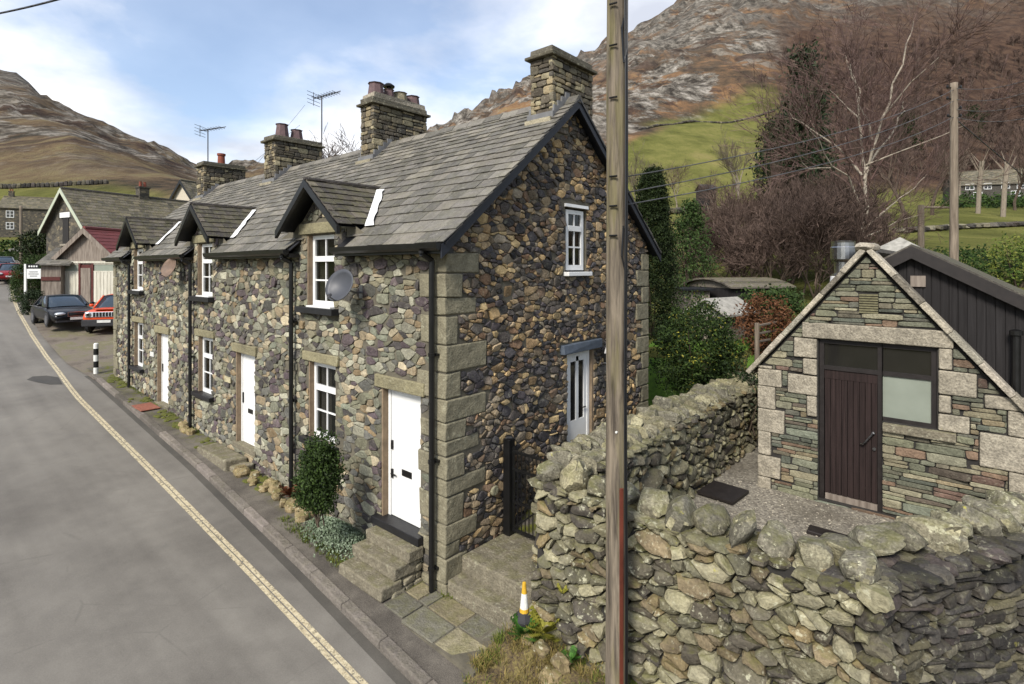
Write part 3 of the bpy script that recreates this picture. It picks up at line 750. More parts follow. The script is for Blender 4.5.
for i in range(3):
    x1, x0 = PARTY[i], PARTY[i + 1]; P = cot[i]
    mb = MB(); hs = holes_front(i); c = -3.3 - PITCH * i
    us = [x0, c - .74, c, c + .78, x1]
    def top(x, c=c):
        return max(4.9, 6.05 - .82 * abs(x - c)) if c - .745 < x < c + .785 else 4.9
    sheet(mb, us, S(x1) - .5, lambda x: top(x), hs, fm, .17)
    if i == 0: sheet(mb, [0, YR, D], -.5, lambda y: roofz(y) - .05, GH, gm, .14)
    else: mb.quad((x1, .06, 0), (x1, D, 0), (x1, D, 5), (x1, .06, 5))
    mb.quad((x0, 0, 0), (x0, D, 0), (x0, D, roofz(D) - .05), (x0, YR, ZR_ - .05), (x0, 0, 4.9))
    mb.quad((x0, D, 0), (x1, D, 0), (x1, D, roofz(D) - .05), (x0, D, roofz(D) - .05))
    wl = mb.build('wall', M['mortar_pale'], P)
    mbs[i].build('rubble_facing', M['front_stone'], wl, smooth=False)
    if i == 0: gmb.build('gable_facing', M['gable_stone'], wl)
for k, (a, b, w, g) in enumerate(QN):
    mb = MB(); g_ = .008
    pr_ = R.uniform(.022, .036); mb.prism([(-w + g_, -pr_, a + g_), (pr_, -pr_, a + g_), (pr_, g - g_, a + g_), (-.04, g - g_, a + g_), (-.04, .04, a + g_), (-w + g_, .04, a + g_)], (0, 0, b - a - 2 * g_))
    mb.v = [tuple(q + R.uniform(-.014, .014) for q in p) for p in mb.v]; mb.build('quoin', M['quoin_stone'], cot[0], bevel=.018)
for k in range(13):
    a, b = .2 + .36 * k, .56 + .36 * k; w = .5 * (1 if k % 2 else .55)
    mb = MB(); mb.box(-.1, .045, D - w + .01, D + .04, a + .008, b - .008, .006); mb.build('quoin', M['quoin_stone'], cot[0], bevel=.018)
for k, (a, b, w, g) in enumerate(QF):
    mb = MB(); mb.box(XL - .04, XL + w * .8 - .01, -.045, .4, a + .008, b - .008, .006); mb.build('quoin', M['quoin_stone'], cot[2], bevel=.018)
for i in range(3):
    o = -PITCH * i; P = cot[i]
    # lintels, sills, surrounds
    for (a, b, c, d) in [(-1.66 + o, -.42 + o, 2.69, 2.9), (-3.98 + o, -2.72 + o, 2.86, 3.04), (-4.08 + o, -2.66 + o, 5.19, 5.4)]:
        MB().box(a + .01, b - .01, -.055, .1, c + .004, d - .008, .009).build('lintel', M['lintel_stone'], P, bevel=.015)
    MB().box(-3.95 + o, -2.76 + o, -.13, .1, 1.35, 1.448, .006).build('window_sill', M['black_slate'], P, bevel=.008)
    MB().box(-4.05 + o, -2.74 + o, -.16, .1, 3.745, 3.858, .006).build('window_sill', M['black_slate'], P, bevel=.008)
    MB().box(-3.74 + o, -2.9 + o, -.09, .08, 3.858, 3.885).build('inner_sill', M['white_paint'], P)
    for (a, c, d) in ((-1.495 + o, .56, 2.685), (-3.775 + o, 1.46, 2.845), (-3.825 + o, 3.87, 5.175)):
        MB().box(a, a + .035, -.012, .15, c, d).build('jamb', M['brown_jamb'], P)
    sash(P, -3.735 + o, -2.875 + o, 1.452, 2.84, .075)
    sash(P, -3.785 + o, -2.91 + o, 3.875, 5.17, .075)
    # door
    dm = MB(); dm.box(-1.455 + o, -1.395 + o, .085, .16, .66, 2.685); dm.box(-.605 + o, -.555 + o, .085, .16, .66, 2.685); dm.box(-1.4 + o, -.6 + o, .086, .16, 2.635, 2.684)
    dr = dm.build('door', M['white_paint'], P)
    lf = MB(); lf.box(-1.39 + o, -.61 + o, .1, .15, .675, 2.632)
    for xx, zz in ((-1.31, 2.45), (-1.31, .86)): pass
    lf.build('door_leaf', M['white_paint'], dr, bevel=.006)
    for zz in ((1.72, 1.86), (1.22 + .05, 1.36 + .05)) if i == 0 else ((1.55, 1.78),):
        MB().box(-1.375 + o, -1.335 + o, .07, .1, *zz).build('handle', M['black_paint'], dr, bevel=.006)
    if i == 0: MB().tube((-1.36 + o, .06, 1.34), (-1.24 + o, .06, 1.34), .011).build('lever', M['black_paint'], dr)
    if i < 2: MB().box(-1.12 + o, -.88 + o, .088, .1, 1.36, 1.46).build('letter_plate', M['black_paint'], dr, bevel=.005)
    MB().box(-1.62 + o, -.46 + o, -.13 if i == 0 else -.05, .17, .555, .672, .004).build('threshold', M['black_slate'] if i == 0 else M['step_stone'], P, bevel=.01)
    if i: MB().box(-2.05 + o, -1.72 + o, -.05, -.03, 1.95, 2.08).build('name_plate', M['quoin_stone'] if i == 1 else M['plate_white'], P)
MB().lathe((.05, .93, 1.19), [(.075, -.02), (.08, .02), (.06, .035)], 14, 'x').build('vent_boss', M['lintel_stone'], cot[0])
# gable openings
P = cot[0]
sash(P, 2.9, 3.46, 4.53, 5.63, -.02, .3, 2, 2, 'gable')
MB().box(-.1, .045, 2.82, 3.54, 5.672, 5.73, .005).build('lintel', M['white_paint'], P)
MB().box(-.1, .12, 2.80, 3.56, 4.425, 4.5).build('window_sill', M['white_paint'], P, bevel=.008)
MB().box(-.1, .09, 2.7, 3.95, 3.03, 3.2, .01).build('lintel', M['blue_grey'], P, bevel=.01)
MB().box(-.13, .012, 3.70, 3.78, .95, 3.02).build('jamb', M['brown_jamb'], P)
dm = MB(); dm.box(-.1, -.04, 2.93, 3.0, 1.0, 3.0); dm.box(-.1, -.04, 3.62, 3.69, 1.0, 3.0); dm.box(-.1, -.041, 3.0, 3.62, 2.93, 3.0)
dr = dm.build('door', M['white_paint'], P)
lf = MB(); lf.box(-.1, -.055, 3.0, 3.62, 1.02, 1.75); lf.box(-.1, -.055, 3.0, 3.09, 1.75, 2.93); lf.box(-.1, -.055, 3.53, 3.62, 1.75, 2.93); lf.box(-.1, -.055, 3.27, 3.35, 1.75, 2.93); lf.box(-.1, -.055, 3.09, 3.53, 2.84, 2.93)
lf.build('door_leaf', M['white_paint'], dr)
MB().box(-.09, -.075, 3.05, 3.58, 1.75, 2.9).build('pane', M['dark_glass'], dr)
MB().tube((-.03, 3.55, 1.95), (-.03, 3.43, 1.95), .012).build('handle', M['black_paint'], dr)
ln = MB().lathe((.16, 3.98, 2.72), [(.035, 0), (.05, .03), (.065, .2), (.075, .21), (.03, .3), (.012, .33)], 8).build('lantern', M['black_paint'], P)
MB().lathe((.16, 3.98, 2.74), [(.047, 0), (.06, .17)], 8).build('lantern_glass', M['lamp_glass'], ln); MB().box(.05, .16, 3.96, 4.0, 2.95, 2.98).build('bracket', M['black_paint'], ln)
# stone slabs of the gable jamb, roofs
def skipF(u, v):
    x = XV - u; y = YE + v * cos(RA)
    for i in range(3):
        c = -3.3 - PITCH * i
        if y < .08 and c - .78 < x < c + .80: return True
        if y < 1.2 and abs(x - c) < .9 * (1.2 - y) / 1.2 - .08: return True
    return False
RA = math.atan(SLP); HL = (YR - YE) / cos(RA)
for i in range(3):
    xr = XV if i == 0 else PARTY[i]; xl = PARTY[i + 1] if i < 2 else XL - .2
    mb = MB()
    slates(mb, (xr, YE, ZE), (-1, 0, 0), (0, cos(RA), sin(RA)), xr - xl, HL, (.26, .46), .29, .15, 20 + i, lambda u, v, xr=xr: skipF(XV - (xr - u), v))
    rf = mb.build('roof', M['roof_slate'], cot[i])
    mb = MB(); slates(mb, (xl, 2 * YR - YE, ZE), (1, 0, 0), (0, -cos(RA), sin(RA)), xr - xl, HL, (.4, .6), .3, .2, 40 + i)
    mb.build('rear_roof', M['roof_slate'], cot[i])
    # boarding under the slates
    mb = MB(); c = -3.3 - PITCH * i
    for (xa, xb, ya) in ((c + .8, xr, YE + .03), (xl, c - .78, YE + .03), (c - .78, c + .8, .12)):
        mb.hexa([(xa, ya, roofz(ya) - .04), (xb, ya, roofz(ya) - .04), (xb, YR, ZR_ - .04), (xa, YR, ZR_ - .04), (xa, ya, roofz(ya) - .015), (xb, ya, roofz(ya) - .015), (xb, YR, ZR_ - .015), (xa, YR, ZR_ - .015)])
    mb.hexa([(xl, YR, ZR_ - .04), (xr, YR, ZR_ - .04), (xr, 2 * YR - YE - .02, ZE - .03), (xl, 2 * YR - YE - .02, ZE - .03), (xl, YR, ZR_ - .015), (xr, YR, ZR_ - .015), (xr, 2 * YR - YE - .02, ZE - .012), (xl, 2 * YR - YE - .02, ZE - .012)])
    mb.build('roof_deck', M['black_slate'], rf)
    mb = MB(); x = xr
    while x > xl + .1:
        L = min(R.uniform(.42, .5), x - xl); z = ZR_ + R.uniform(-.006, .006)
        mb.hexa([(x - .006, YR - .15, z - .085), (x - L + .006, YR - .15, z - .085), (x - L + .006, YR + .15, z - .085), (x - .006, YR + .15, z - .085), (x - .006, YR - .03, z + .06), (x - L + .006, YR - .03, z + .06), (x - L + .006, YR + .03, z + .06), (x - .006, YR + .03, z + .06)]); x -= L
    mb.build('ridge_tiles', M['roof_slate'], rf, bevel=.01)
    # gutters (broken by the dormer) and soffit boards
    for (xa, xb) in ((c + .8, xr - (.04 if i == 0 else 0)), (xl, c - .78)):
        if xb - xa < .1: continue
        gu = MB(); pr = [(YE - .11, ZE + .01), (YE - .10, ZE - .06), (YE - .05, ZE - .095), (YE + .0, ZE - .06), (YE + .01, ZE + .005)]
        for (p, q) in zip(pr, pr[1:]): gu.quad((xa, p[0], p[1]), (xb, p[0], p[1]), (xb, q[0], q[1]), (xa, q[0], q[1]))
        gu.quad(*[(xa, p, q) for p, q in pr]); gu.quad(*[(xb, p, q) for p, q in pr])
        gu.build('gutter', M['black_paint'], cot[i])
        MB().box(xa, xb, YE + .012, -.04, ZE - .13, ZE - .06).build('soffit_board', M['black_paint'], cot[i])
    # dormer
    z0 = 6.13; sl_ = .8; yf = -.34; hw = 1.06; cr_ = math.atan(sl_); yb = YE + (z0 - ZE) / SLP
    dm = MB(); dm.quad((c - .74, .0, 4.85), (c - .74, .9, 4.85), (c - .74, .9, 5.5), (c - .74, .0, 5.5)); dm.quad((c + .78, .0, 4.85), (c + .78, .9, 4.85), (c + .78, .9, 5.5), (c + .78, .0, 5.5))
    dr = dm.build('dormer', M['black_slate'], cot[i])
    for s in (-1, 1):
        mb = MB(); Wd = hw / cos(cr_)
        def lim(v, s=s):
            x = hw - v * cos(cr_); z = z0 - sl_ * x; yv = YE + (z - ZE) / SLP; Lm = yv - yf + .1
            return (0, Lm) if s > 0 else (1.8 - Lm, 1.8)
        if s > 0: slates(mb, (c + hw, yf, z0 - sl_ * hw), (0, 1, 0), (-cos(cr_), 0, sin(cr_)), 1.8, Wd, (.24, .4), .2, .16, 60 + i, None, .014, 1.5, lim)
        else: slates(mb, (c - hw, yf + 1.8, z0 - sl_ * hw), (0, -1, 0), (cos(cr_), 0, sin(cr_)), 1.8, Wd, (.24, .4), .2, .16, 70 + i, None, .014, 1.5, lim)
        mb.build('dormer_roof', M['dormer_slate'], dr)
        b = MB(); e = .12
        b.hexa([(c, yf - .03, z0 - .02 - e), (c + s * (hw + .02), yf - .03, z0 - sl_ * (hw + .02) - .02 - e), (c + s * (hw + .02), yf + .03, z0 - sl_ * (hw + .02) - .02 - e), (c, yf + .03, z0 - .02 - e), (c, yf - .03, z0 - .005), (c + s * (hw + .02), yf - .03, z0 - sl_ * (hw + .02) - .005), (c + s * (hw + .02), yf + .03, z0 - sl_ * (hw + .02) - .005), (c, yf + .03, z0 - .005)])
        b.build('bargeboard', M['black_paint'], dr)
        b = MB(); b.quad((c, yf + .03, z0 - .03), (c + s * hw, yf + .03, z0 - .03 - sl_ * hw), (c + s * hw, YE + (z0 - sl_ * hw - ZE) / SLP, z0 - .03 - sl_ * hw), (c, yb, z0 - .03)); b.build('dormer_soffit', M['black_paint'], dr)
    # lead-white flashing strip in the right valley
    a = Vector((c + .10, yb - .12, z0 - .08)); q = a + (Vector((c + hw - .02, YE + (z0 - sl_ * hw - ZE) / SLP + .02, z0 - sl_ * hw)) - a) * 1.1; wv = Vector((.24, 0, 0)); up_ = Vector((0, -.02, .055))
    n_ = 9; mb = MB(); rows = []
    for k in range(n_ + 1):
        p = a.lerp(q, k / n_); p.z = roofz(p.y); jw = R.uniform(.85, 1.15); rows.append((p + up_ * R.uniform(.9, 1.1), p + wv * jw + up_ * R.uniform(.8, 1.2)))
    for (p0, p1), (q0, q1) in zip(rows, rows[1:]): mb.quad(p0, p1, q1, q0)
    mb.build('valley_flashing', M['white_flash'], dr)
    b = MB(); b.tube((c, yf - .02, z0 + .01), (c, yb + .05, z0 + .015), .035, .035, 6); b.build('dormer_ridge', M['dormer_slate'], dr)
    # downpipe
    xps = ((-.17, -4.25), (-9.57,), (-15.0,))[i]; 
    def pipe(xp, owner_, zb):
        mb = MB(); mb.path([(xp, YE - .05, ZE - .09), (xp, YE - .05, ZE - .13), (xp, -.115, ZE - .22), (xp, -.115, zb)], .042, 8)
        z = zb + .3
        while z < ZE - .5: mb.lathe((xp, -.115, z), [(.054, 0), (.054, .05)], 8); mb.box(xp - .07, xp + .07, -.08, -.02, z + .01, z + .04); z += 1.5
        mb.build('downpipe', M['black_paint'], owner_)
    for xp in xps: pipe(xp, cot[i], S(xp) + .02)
    
# verge of the near gable
b = MB()
for s, ya in ((1, YE - .02), (-1, 2 * YR - YE + .02)):
    d0 = .2; b.hexa([(XV - .05, ya, ZE - d0), (XV - .05, YR, ZR_ - d0 + .02), (XV - .05, YR, ZR_ - .02), (XV - .05, ya, ZE - .02), (XV - .02, ya, ZE - d0), (XV - .02, YR, ZR_ - d0 + .02), (XV - .02, YR, ZR_ - .02), (XV - .02, ya, ZE - .02)])
b.build('bargeboard', M['blue_black'], cot[0])
b = MB()
for s in (1, -1):
    ya = YE if s > 0 else 2 * YR - YE
    b.quad((.0, ya, ZE - .06), (XV - .03, ya, ZE - .06), (XV - .03, YR, ZR_ - .06), (.0, YR, ZR_ - .06))
b.build('verge_soffit', M['blue_black'], cot[0])
# chimneys
def chimney(own, x0, x1, y0, y1, zt, seed, pots, cap=.12):
    zb = roofz(min(y0, 2 * YR - y1)) - .3
    r = random.Random(seed)
    c = MB().box(x0 + .03, x1 - .03, y0 + .03, y1 - .03, zb, zt - .01).build('chimney', M['mortar'], own)
    for face in ('f', 'g', 'b', 'r'):
        mb = MB()
        if face == 'f': mp = lambda u, v, n: (u, y0 + .03 - n, v); u0, u1 = x0, x1
        elif face == 'g': mp = lambda u, v, n: (x1 - .03 + n, u, v); u0, u1 = y0, y1
        elif face == 'b': mp = lambda u, v, n: (x0 + .03 - n, u, v); u0, u1 = y0, y1
        else: mp = lambda u, v, n: (u, y1 - .03 + n, v); u0, u1 = x0, x1
        for (u, v, poly) in courses(u0, u1, zb, zt, .07, .17, .12, .38, seed + ord(face), (), (), .012, .008): add_stone(mb, poly, mp, .035, r, 1, .85, .05, .15, .06, .004)
        mb.build('chimney_stones', M['chim_stone'], c)
    mb = MB(); mb.box(x0 - .07, x1 + .07, y0 - .09, y1 + .07, zt, zt + cap * .5, .008); mb.box(x0 - .0, x1 + .0, y0 - .02, y1 + .0, zt + cap * .5 + .003, zt + cap * 1.5, .012); mb.build('chimney_cap', M['cap_stone'], c, bevel=.012)
    # lead flashing at the foot, stepped up the slope
    mb = MB(); n_ = 4
    for k in range(n_):
        ya = lerp(y0, min(y1, YR), k / n_); yb2 = lerp(y0, min(y1, YR), (k + 1) / n_); za = roofz((ya + yb2) / 2)
        mb.box(x1 - .01, x1 + .035, ya, yb2, roofz(ya) - .02, roofz(yb2) + .12); mb.box(x0 - .035, x0 + .01, ya, yb2, roofz(ya) - .02, roofz(yb2) + .12)
    mb.box(x0 - .04, x1 + .04, y0 - .05, y0 + .01, roofz(y0) - .05, roofz(y0) + .1); mb.build('flashing', M['lead'], c)
    mb = MB(); mb.box(x0 - .02, x1 + .05, y0 - .14, y0 - .02, roofz(y0) - .14, roofz(y0) - .02); mb.build('flashing_apron', M['step_stone'], c)
    for (px_, py_, rr_, h, kind, m) in pots:
        zz = zt + cap * 1.45
        if kind == 'round': pr = [(rr_ * 1.1, 0), (rr_ * .95, .05), (rr_ * .85, h * .8), (rr_ * 1.05, h * .82), (rr_ * 1.08, h), (rr_ * .7, h), (rr_ * .65, h * .7)]
        else: pr = [(rr_ * 1.05, 0), (rr_ * .8, h * .92), (rr_ * .95, h), (rr_ * .7, h + .005), (rr_ * .6, h * .7)]
        p = MB().lathe((px_, py_, zz), pr, 14 if kind == 'round' else 8).build('chimney_pot', m, c)
        if kind == 'cowl': MB().lathe((px_, py_, zz + h), [(.05, 0), (.05, .06), (.14, .06), (.15, .1), (.07, .16), (.03, .17)], 12).build('cowl', M['black_paint'], p)
    return c
M['chim_stone'] = stone('chim_stone', ['665f4e', '5a5347', '7d735c', '4d4942', '877a60', '625c4e', '544d42', '8f866c'], .3, .3, .1)
M['cap_stone'] = stone('cap_stone', ['5d584a', '6b6553', '524e44'], .3, .5, .6)
cp, cr2 = M['clay_purple'], M['clay_red']
chimney(cot[0], -.52, -.02, 2.5, 3.78, 8.30, 1, [])
c2 = chimney(cot[0], -5.86, -5.32, 2.46, 4.1, 8.5, 2, [(-5.6, 2.72, .21, .42, 'oct', cp), (-5.6, 3.1, .15, .36, 'cowl', cp), (-5.6, 3.45, .2, .36, 'oct', M['cap_stone']), (-5.6, 3.85, .2, .36, 'oct', cp)])
MB().box(-5.84, -5.34, 2.5, 4.06, 8.66, 8.8, .02).build('flaunching', M['pale_quoin'], c2)
chimney(cot[1], -11.1, -10.4, 2.46, 4.0, 8.42, 3, [(-10.75, 2.85, .21, .42, 'oct', cp), (-10.75, 3.32, .2, .33, 'oct', cp)])
chimney(cot[2], -16.75, -16.05, 2.46, 3.95, 8.35, 4, [(-16.4, 3.2, .14, .42, 'round', cr2)])
# dishes and aerials
def dish(name, label, loc, r, mat, group=None):
    t = thing(name, label, 'satellite dish', loc)
    d = Vector((.25, -.9, .38)).normalized(); Mx = d.to_track_quat('Z', 'Y').to_matrix()
    mb = MB(); n, m = 20, 5; vs = [(0, 0, 0)]; fs = []
    for j in range(1, m + 1):
        q = r * j / m
        for k in range(n): a = 2 * pi * k / n; vs.append((q * cos(a), q * sin(a), .35 * q * q / r))
    for k in range(n): fs.append((0, 1 + k, 1 + (k + 1) % n))
    for j in range(m - 1):
        for k in range(n): fs.append((1 + j * n + k, 1 + (j + 1) * n + k, 1 + (j + 1) * n + (k + 1) % n, 1 + j * n + (k + 1) % n))
    mb.add([Mx @ Vector(v) for v in vs], fs); o = mb.build('reflector', mat, t, smooth=True, local=True)
    so_ = o.modifiers.new('solid', 'SOLIDIFY'); so_.thickness = .012
    mb = MB(); mb.path([Mx @ Vector((0, -r * .95, .1)), Mx @ Vector((0, -r * .9, r * .9))], .012); mb.tube(Mx @ Vector((0, -r * .9, r * .9)), Mx @ Vector((0, -r * .75, r * .78)), .035, .03); mb.build('feed_arm', M['metal_grey'], t, local=True)
    mb = MB(); mb.path([(0, .02, -.02), (0, abs(loc[1]) * .6, -.1), (0, abs(loc[1]) - .01, -.1)], .018); mb.box(-.05, .05, abs(loc[1]) - .03, abs(loc[1]) + .02, -.2, .02); mb.build('bracket', M['metal_grey'], t, local=True)
dish('satellite_dish', 'grey satellite dish fixed beside the near upper window', (-2.05, -.36, 4.27), .27, M['dish_grey'])
dish('satellite_dish', 'brown satellite dish under the far cottage eaves', (-10.35, -.3, 4.55), .27, M['dish_brown'])
def aerial(label, base, h, a, rake=0):
    t = thing('tv_aerial', label, 'tv aerial', base); mb = MB(); mb.tube((0, 0, 0), (0, 0, h), .022, .02); mb.build('mast', M['aerial_metal'], t, local=True)
    d = Vector((cos(a), sin(a), .12)); s = Vector((-sin(a), cos(a), 0)); mb = MB(); mb.tube(d * -.35 + Vector((0, 0, h)), d * .75 + Vector((0, 0, h)), .014)
    for k in range(8):
        p = d * (-.2 + k * .11) + Vector((0, 0, h)); L = .2 if k else .25; mb.tube(p - s * L, p + s * L, .008); mb.tube(p - s * L + Vector((0, 0, -.05)), p + s * L + Vector((0, 0, .05)), .006)
    for dz_ in (-.18, -.06, .06, .18): mb.tube(d * -.33 - s * .3 + Vector((0, 0, h + dz_)), d * -.33 + s * .3 + Vector((0, 0, h + dz_)), .008)
    mb.tube(d * -.33 + Vector((0, 0, h - .22)), d * -.33 + Vector((0, 0, h + .22)), .01); mb.build('antenna', M['aerial_metal'], t, local=True)
aerial('thin tv aerial on the far end chimney of the terrace', (-16.9, 2.9, 7.4), 2.5, .6)
aerial('thin tv aerial mast behind the middle cottage chimney', (-10.6, 4.1, 7.0), 3.15, .35)
# ------------------------------------------------------------------ steps, flags and side passage
def slab(mb, x0, x1, y0, y1, z0, z1, j=.012):
    n = 5; vs = []
    top = [];
    mb.hexa([(x0 + R.uniform(-j, j), y0 + R.uniform(-j, j), z0), (x1 + R.uniform(-j, j), y0 + R.uniform(-j, j), z0), (x1 + R.uniform(-j, j), y1, z0), (x0 + R.uniform(-j, j), y1, z0), (x0 + R.uniform(-j, j), y0 + R.uniform(-j, j), z1 + R.uniform(-j, j) * .5), (x1 + R.uniform(-j, j), y0 + R.uniform(-j, j), z1 + R.uniform(-j, j) * .5), (x1, y1, z1), (x0, y1, z1)])
st = thing('door_steps', 'three worn stone steps up to the near white door', 'steps', (-1., -.4, .03))
for k, (x0, x1, y0, y1, z1) in enumerate([(-1.52, -.46, -.76, -.4, .21), (-1.54, -.48, -.52, -.12, .385), (-1.5, -.44, -.30, -.03, .552)]):
    mb = MB(); slab(mb, x0, x1, y0, y1, z1 - .17, z1); mb.build('step', M['step_stone'], st, bevel=.02)
mb = MB(); rr = random.Random(5)
for (u, v, poly) in courses(-.72, -.04, 0., .54, .08, .14, .16, .35, 3, (), (), .014, .01):
    y = u
    lim = .04 if y < -.48 else (.21 if y < -.28 else .385)
    if v < lim: add_stone(mb, poly, lambda u, v, n: (-.5 + n, u, v), .04, rr, 1, .85, .05, .2, .08, .006)
mb.box(-1.4, -.5, -.45, -.06, -.1, .2); mb.box(-1.4, -.5, -.25, -.06, .2, .37); mb.build('step_core', M['step_stone'], st)
t_ = tag(MB().box(-7.9, -6.3, -.52, -.06, .28, .5, .02).box(-6.35, -6.0, -.42, -.05, .25, .42, .03).build('door_step', M['step_stone'], bevel=.03), 'single rough stone step before the middle white door', 'step')
tag(MB().box(-12.75, -11.85, -.6, -.12, .60, .635, .004).build('doormat', M['rust_mat'], bevel=.01), 'reddish doormat on the pavement by the far white door', 'doormat')
# flagstones
mb = MB(); fl = [(-.42, -.12, -.74, -.46), (-.42, -.12, -.45, -.26), (-.11, .1, -.45, -.26), (-.42, .12, -.25, -.05), (-.10, .62, -.76, -.47), (.13, .62, -.46, -.03), (.635, 1.25, -.76, -.36), (.635, .95, -.35, -.03), (.965, 1.25, -.35, -.03)]
fl = [(-.44, -.02, -.74, -.38), (-.44, -.16, -.365, -.06), (-.145, .03, -.365, -.06), (-.005, .62, -.78, -.385), (.045, .62, -.37, -.02), (.635, 1.3, -.76, -.37), (.635, .98, -.355, -.02), (.995, 1.33, -.355, -.02)]
for a, b, c, d in fl: mb.hexa([(a + .008, c + .008, -.2), (b - .008, c + .008, -.2), (b - .008, d - .008, -.2), (a + .008, d - .008, -.2), (a + .008, c + .008, .03 - .03 * a), (b - .008, c + .008, .03 - .03 * b + R.uniform(-.006, .006)), (b - .008, d - .008, .035 - .03 * b), (a + .008, d - .008, .035 - .03 * a + R.uniform(-.006, .006))])
struct(mb.build('flagstone_paving', M['flag_stone'], bevel=.008)); mb = MB(); mb.box(-.45, 1.34, -.79, -.0, -.3, -.0); struct(mb.build('paving_bed', M['mortar_pale']))
st = thing('side_steps', 'two wide shallow steps leading up to the black gate', 'steps', (.7, .3, 0))
MB().box(.03, 1.42, .0, .3, -.2, .225, .008).build('step', M['step_stone'], st, bevel=.02)
MB().box(.03, 1.42, .27, 1.35, -.2, .455, .008).build('step', M['step_stone'], st, bevel=.02)
mb = MB(); mb.quad((0, 1.34, .45), (1.45, 1.34, .45), (1.45, 3.0, .95), (0, 3.0, .95)); mb.quad((0, 3., .95), (1.45, 3., .95), (1.45, 6.6, 1.3), (0, 6.6, 1.3)); struct(mb.build('side_path', M['pavement']))
# gate
gt = thing('garden_gate', 'black barred metal gate between house gable and dry stone wall', 'gate', (.75, 1.22, .46))
mb = MB()
for z in (.52, .95, 1.45, 1.72): mb.box(.16, 1.28, 1.205, 1.235, z, z + .035)
x = .2
while x < 1.28: mb.tube((x, 1.22, .5), (x, 1.22, 1.78 + .04 * sin(x * 9)), .009, n=6); x += .075
mb.tube((.18, 1.22, .54), (1.26, 1.22, 1.46), .012); mb.tube((.17, 1.22, .5), (.17, 1.22, 1.8), .018); mb.build('barred_panel', M['black_paint'], gt)
MB().box(.05, .18, 1.13, 1.27, .3, 1.93).lathe((.115, 1.2, 1.93), [(.08, 0), (.09, .02), (.05, .05)], 4).build('gate_post', M['black_paint'], gt, bevel=.01)

# ------------------------------------------------------------------ dry stone walls
class Seg: pass
def dry_wall(th_, a, b, z0, z1, thick, n_out, su, sv, seed, mat, batter=.1, h=.085, zfun=None, drop=.14, flat=.62, gap=.02, cname='face_stones', both=False, rot=0., core=True, cours=False):
    a = Vector(a); b = Vector(b); d = (b - a); L = d.length; d.normalize(); n = Vector(n_out); r = random.Random(seed)
    if core:
        mb = MB(); rt_ = random.Random(seed + 5); u_ = 0
        while u_ < L and thick > .3:
            for w_ in (.02, .14, .3, .42):
                p = a + d * (u_ + rt_.uniform(-.05, .05)) - n * (w_ + rt_.uniform(-.04, .04)); mb.rock((p.x, p.y, z1 - .02), (rt_.uniform(.09, .15), rt_.uniform(.09, .15), .05), int(u_ * 100) + int(w_ * 10), .3, None, 7, 5)
            u_ += .2
        mb.build('top_stones', mat, th_); mb = MB(); q = [(a + n * batter * .8, z0), (b + n * batter * .8, z0), (b - n * thick, z0), (a - n * thick, z0), (a + n * -.02, z1 - .02), (b + n * -.02, z1 - .02), (b - n * (thick - .05), z1 - .02), (a - n * (thick - .05), z1 - .02)]
        mb.hexa([(p.x, p.y, z) for p, z in q]); mb.build('core', M['mortar'], th_)
    def face(mp, sd, nm):
        mb = MB()
        for (u, v, poly) in ([] if cours else cells(0, L, z0, z1, su, sv, sd, (), (), gap, drop, .46)):
            add_stone(mb, poly, mp, h, r, 1, flat + .08, .12, .15, .3, .013, .07)
        if cours:
            for (u, v, poly) in courses(0, L, z0, z1, .05, .135, .14, .46, sd, (), (), .016, .014): add_stone(mb, poly, mp, h, r, 1, .82, .1, .16, .2, .008, .06)
        mb.build(nm, mat, th_)
    def mp(u, v, nn):
        t = (v - z0) / (z1 - z0); p = a + d * u + n * (batter * (1 - t) + nn + .04 * noise.noise(Vector((u * .9, v * .9, seed)))); return (p.x, p.y, v + .03 * sin(u * 1.7 + seed) + rot * .0)
    face(mp, seed, cname)
    if both:
        def mp2(u, v, nn): p = a + d * u - n * (thick + nn - .04); return (p.x, p.y, v)
        face(mp2, seed + 1, 'rear_stones')
def copes(th_, a, b, z, n_out, step, size, seed, thick, lean=.3, mat='cope_stone', maxn=100, zj=.03):
    a = Vector(a); b = Vector(b); d = (b - a); L = d.length; d.normalize(); n = Vector(n_out); r = random.Random(seed); u = step * .4; k = 0
    while u < L and k < maxn:
        w = step * r.uniform(.72, 1.3); u += w * .5
        M3 = Matrix((d, -n, Vector((0, 0, 1)))).transposed() @ Matrix.Rotation(lean * r.uniform(.3, 1.4), 3, 'Y') @ Matrix.Rotation(r.uniform(-.25, .25), 3, 'Z') @ Matrix.Rotation(r.uniform(-.15, .15), 3, 'X')
        hh = size * r.uniform(.8, 1.25); p = a + d * u - n * (thick * .44 + r.uniform(-.03, .03))
        MB().rock((p.x, p.y, z + hh * .62 + r.uniform(-zj, zj) + (.1 * max(0, 1 - u / .9) if seed == 3 else 0)), (w * r.uniform(.54, .68), thick * r.uniform(.52, .62), hh * r.uniform(1.05, 1.3)), seed * 17 + k, .4, M3, 24, 18, 15).build('coping_stone', M[mat], th_, smooth=True, angle=22)
        u += w * .5; k += 1
XA, YA = 1.42, .26; XC = 4.97; CD = Vector((.463, .886)).normalized(); CE = Vector((XC, YA)) + CD * 6.5; nC = Vector((CD.y, -CD.x, 0)); ZT = 1.87
dw = thing('dry_stone_wall', 'rough roadside dry stone wall with upright lichened coping stones', 'dry stone wall', (3.2, .4, 0))
dry_wall(dw, (XA + .03, YA, 0), (XC, YA, 0), -.75, ZT, .5, (0, -1, 0), .18, .1, 31, M['dry_stone'], .16, .085, drop=.16, both=True, gap=.014)
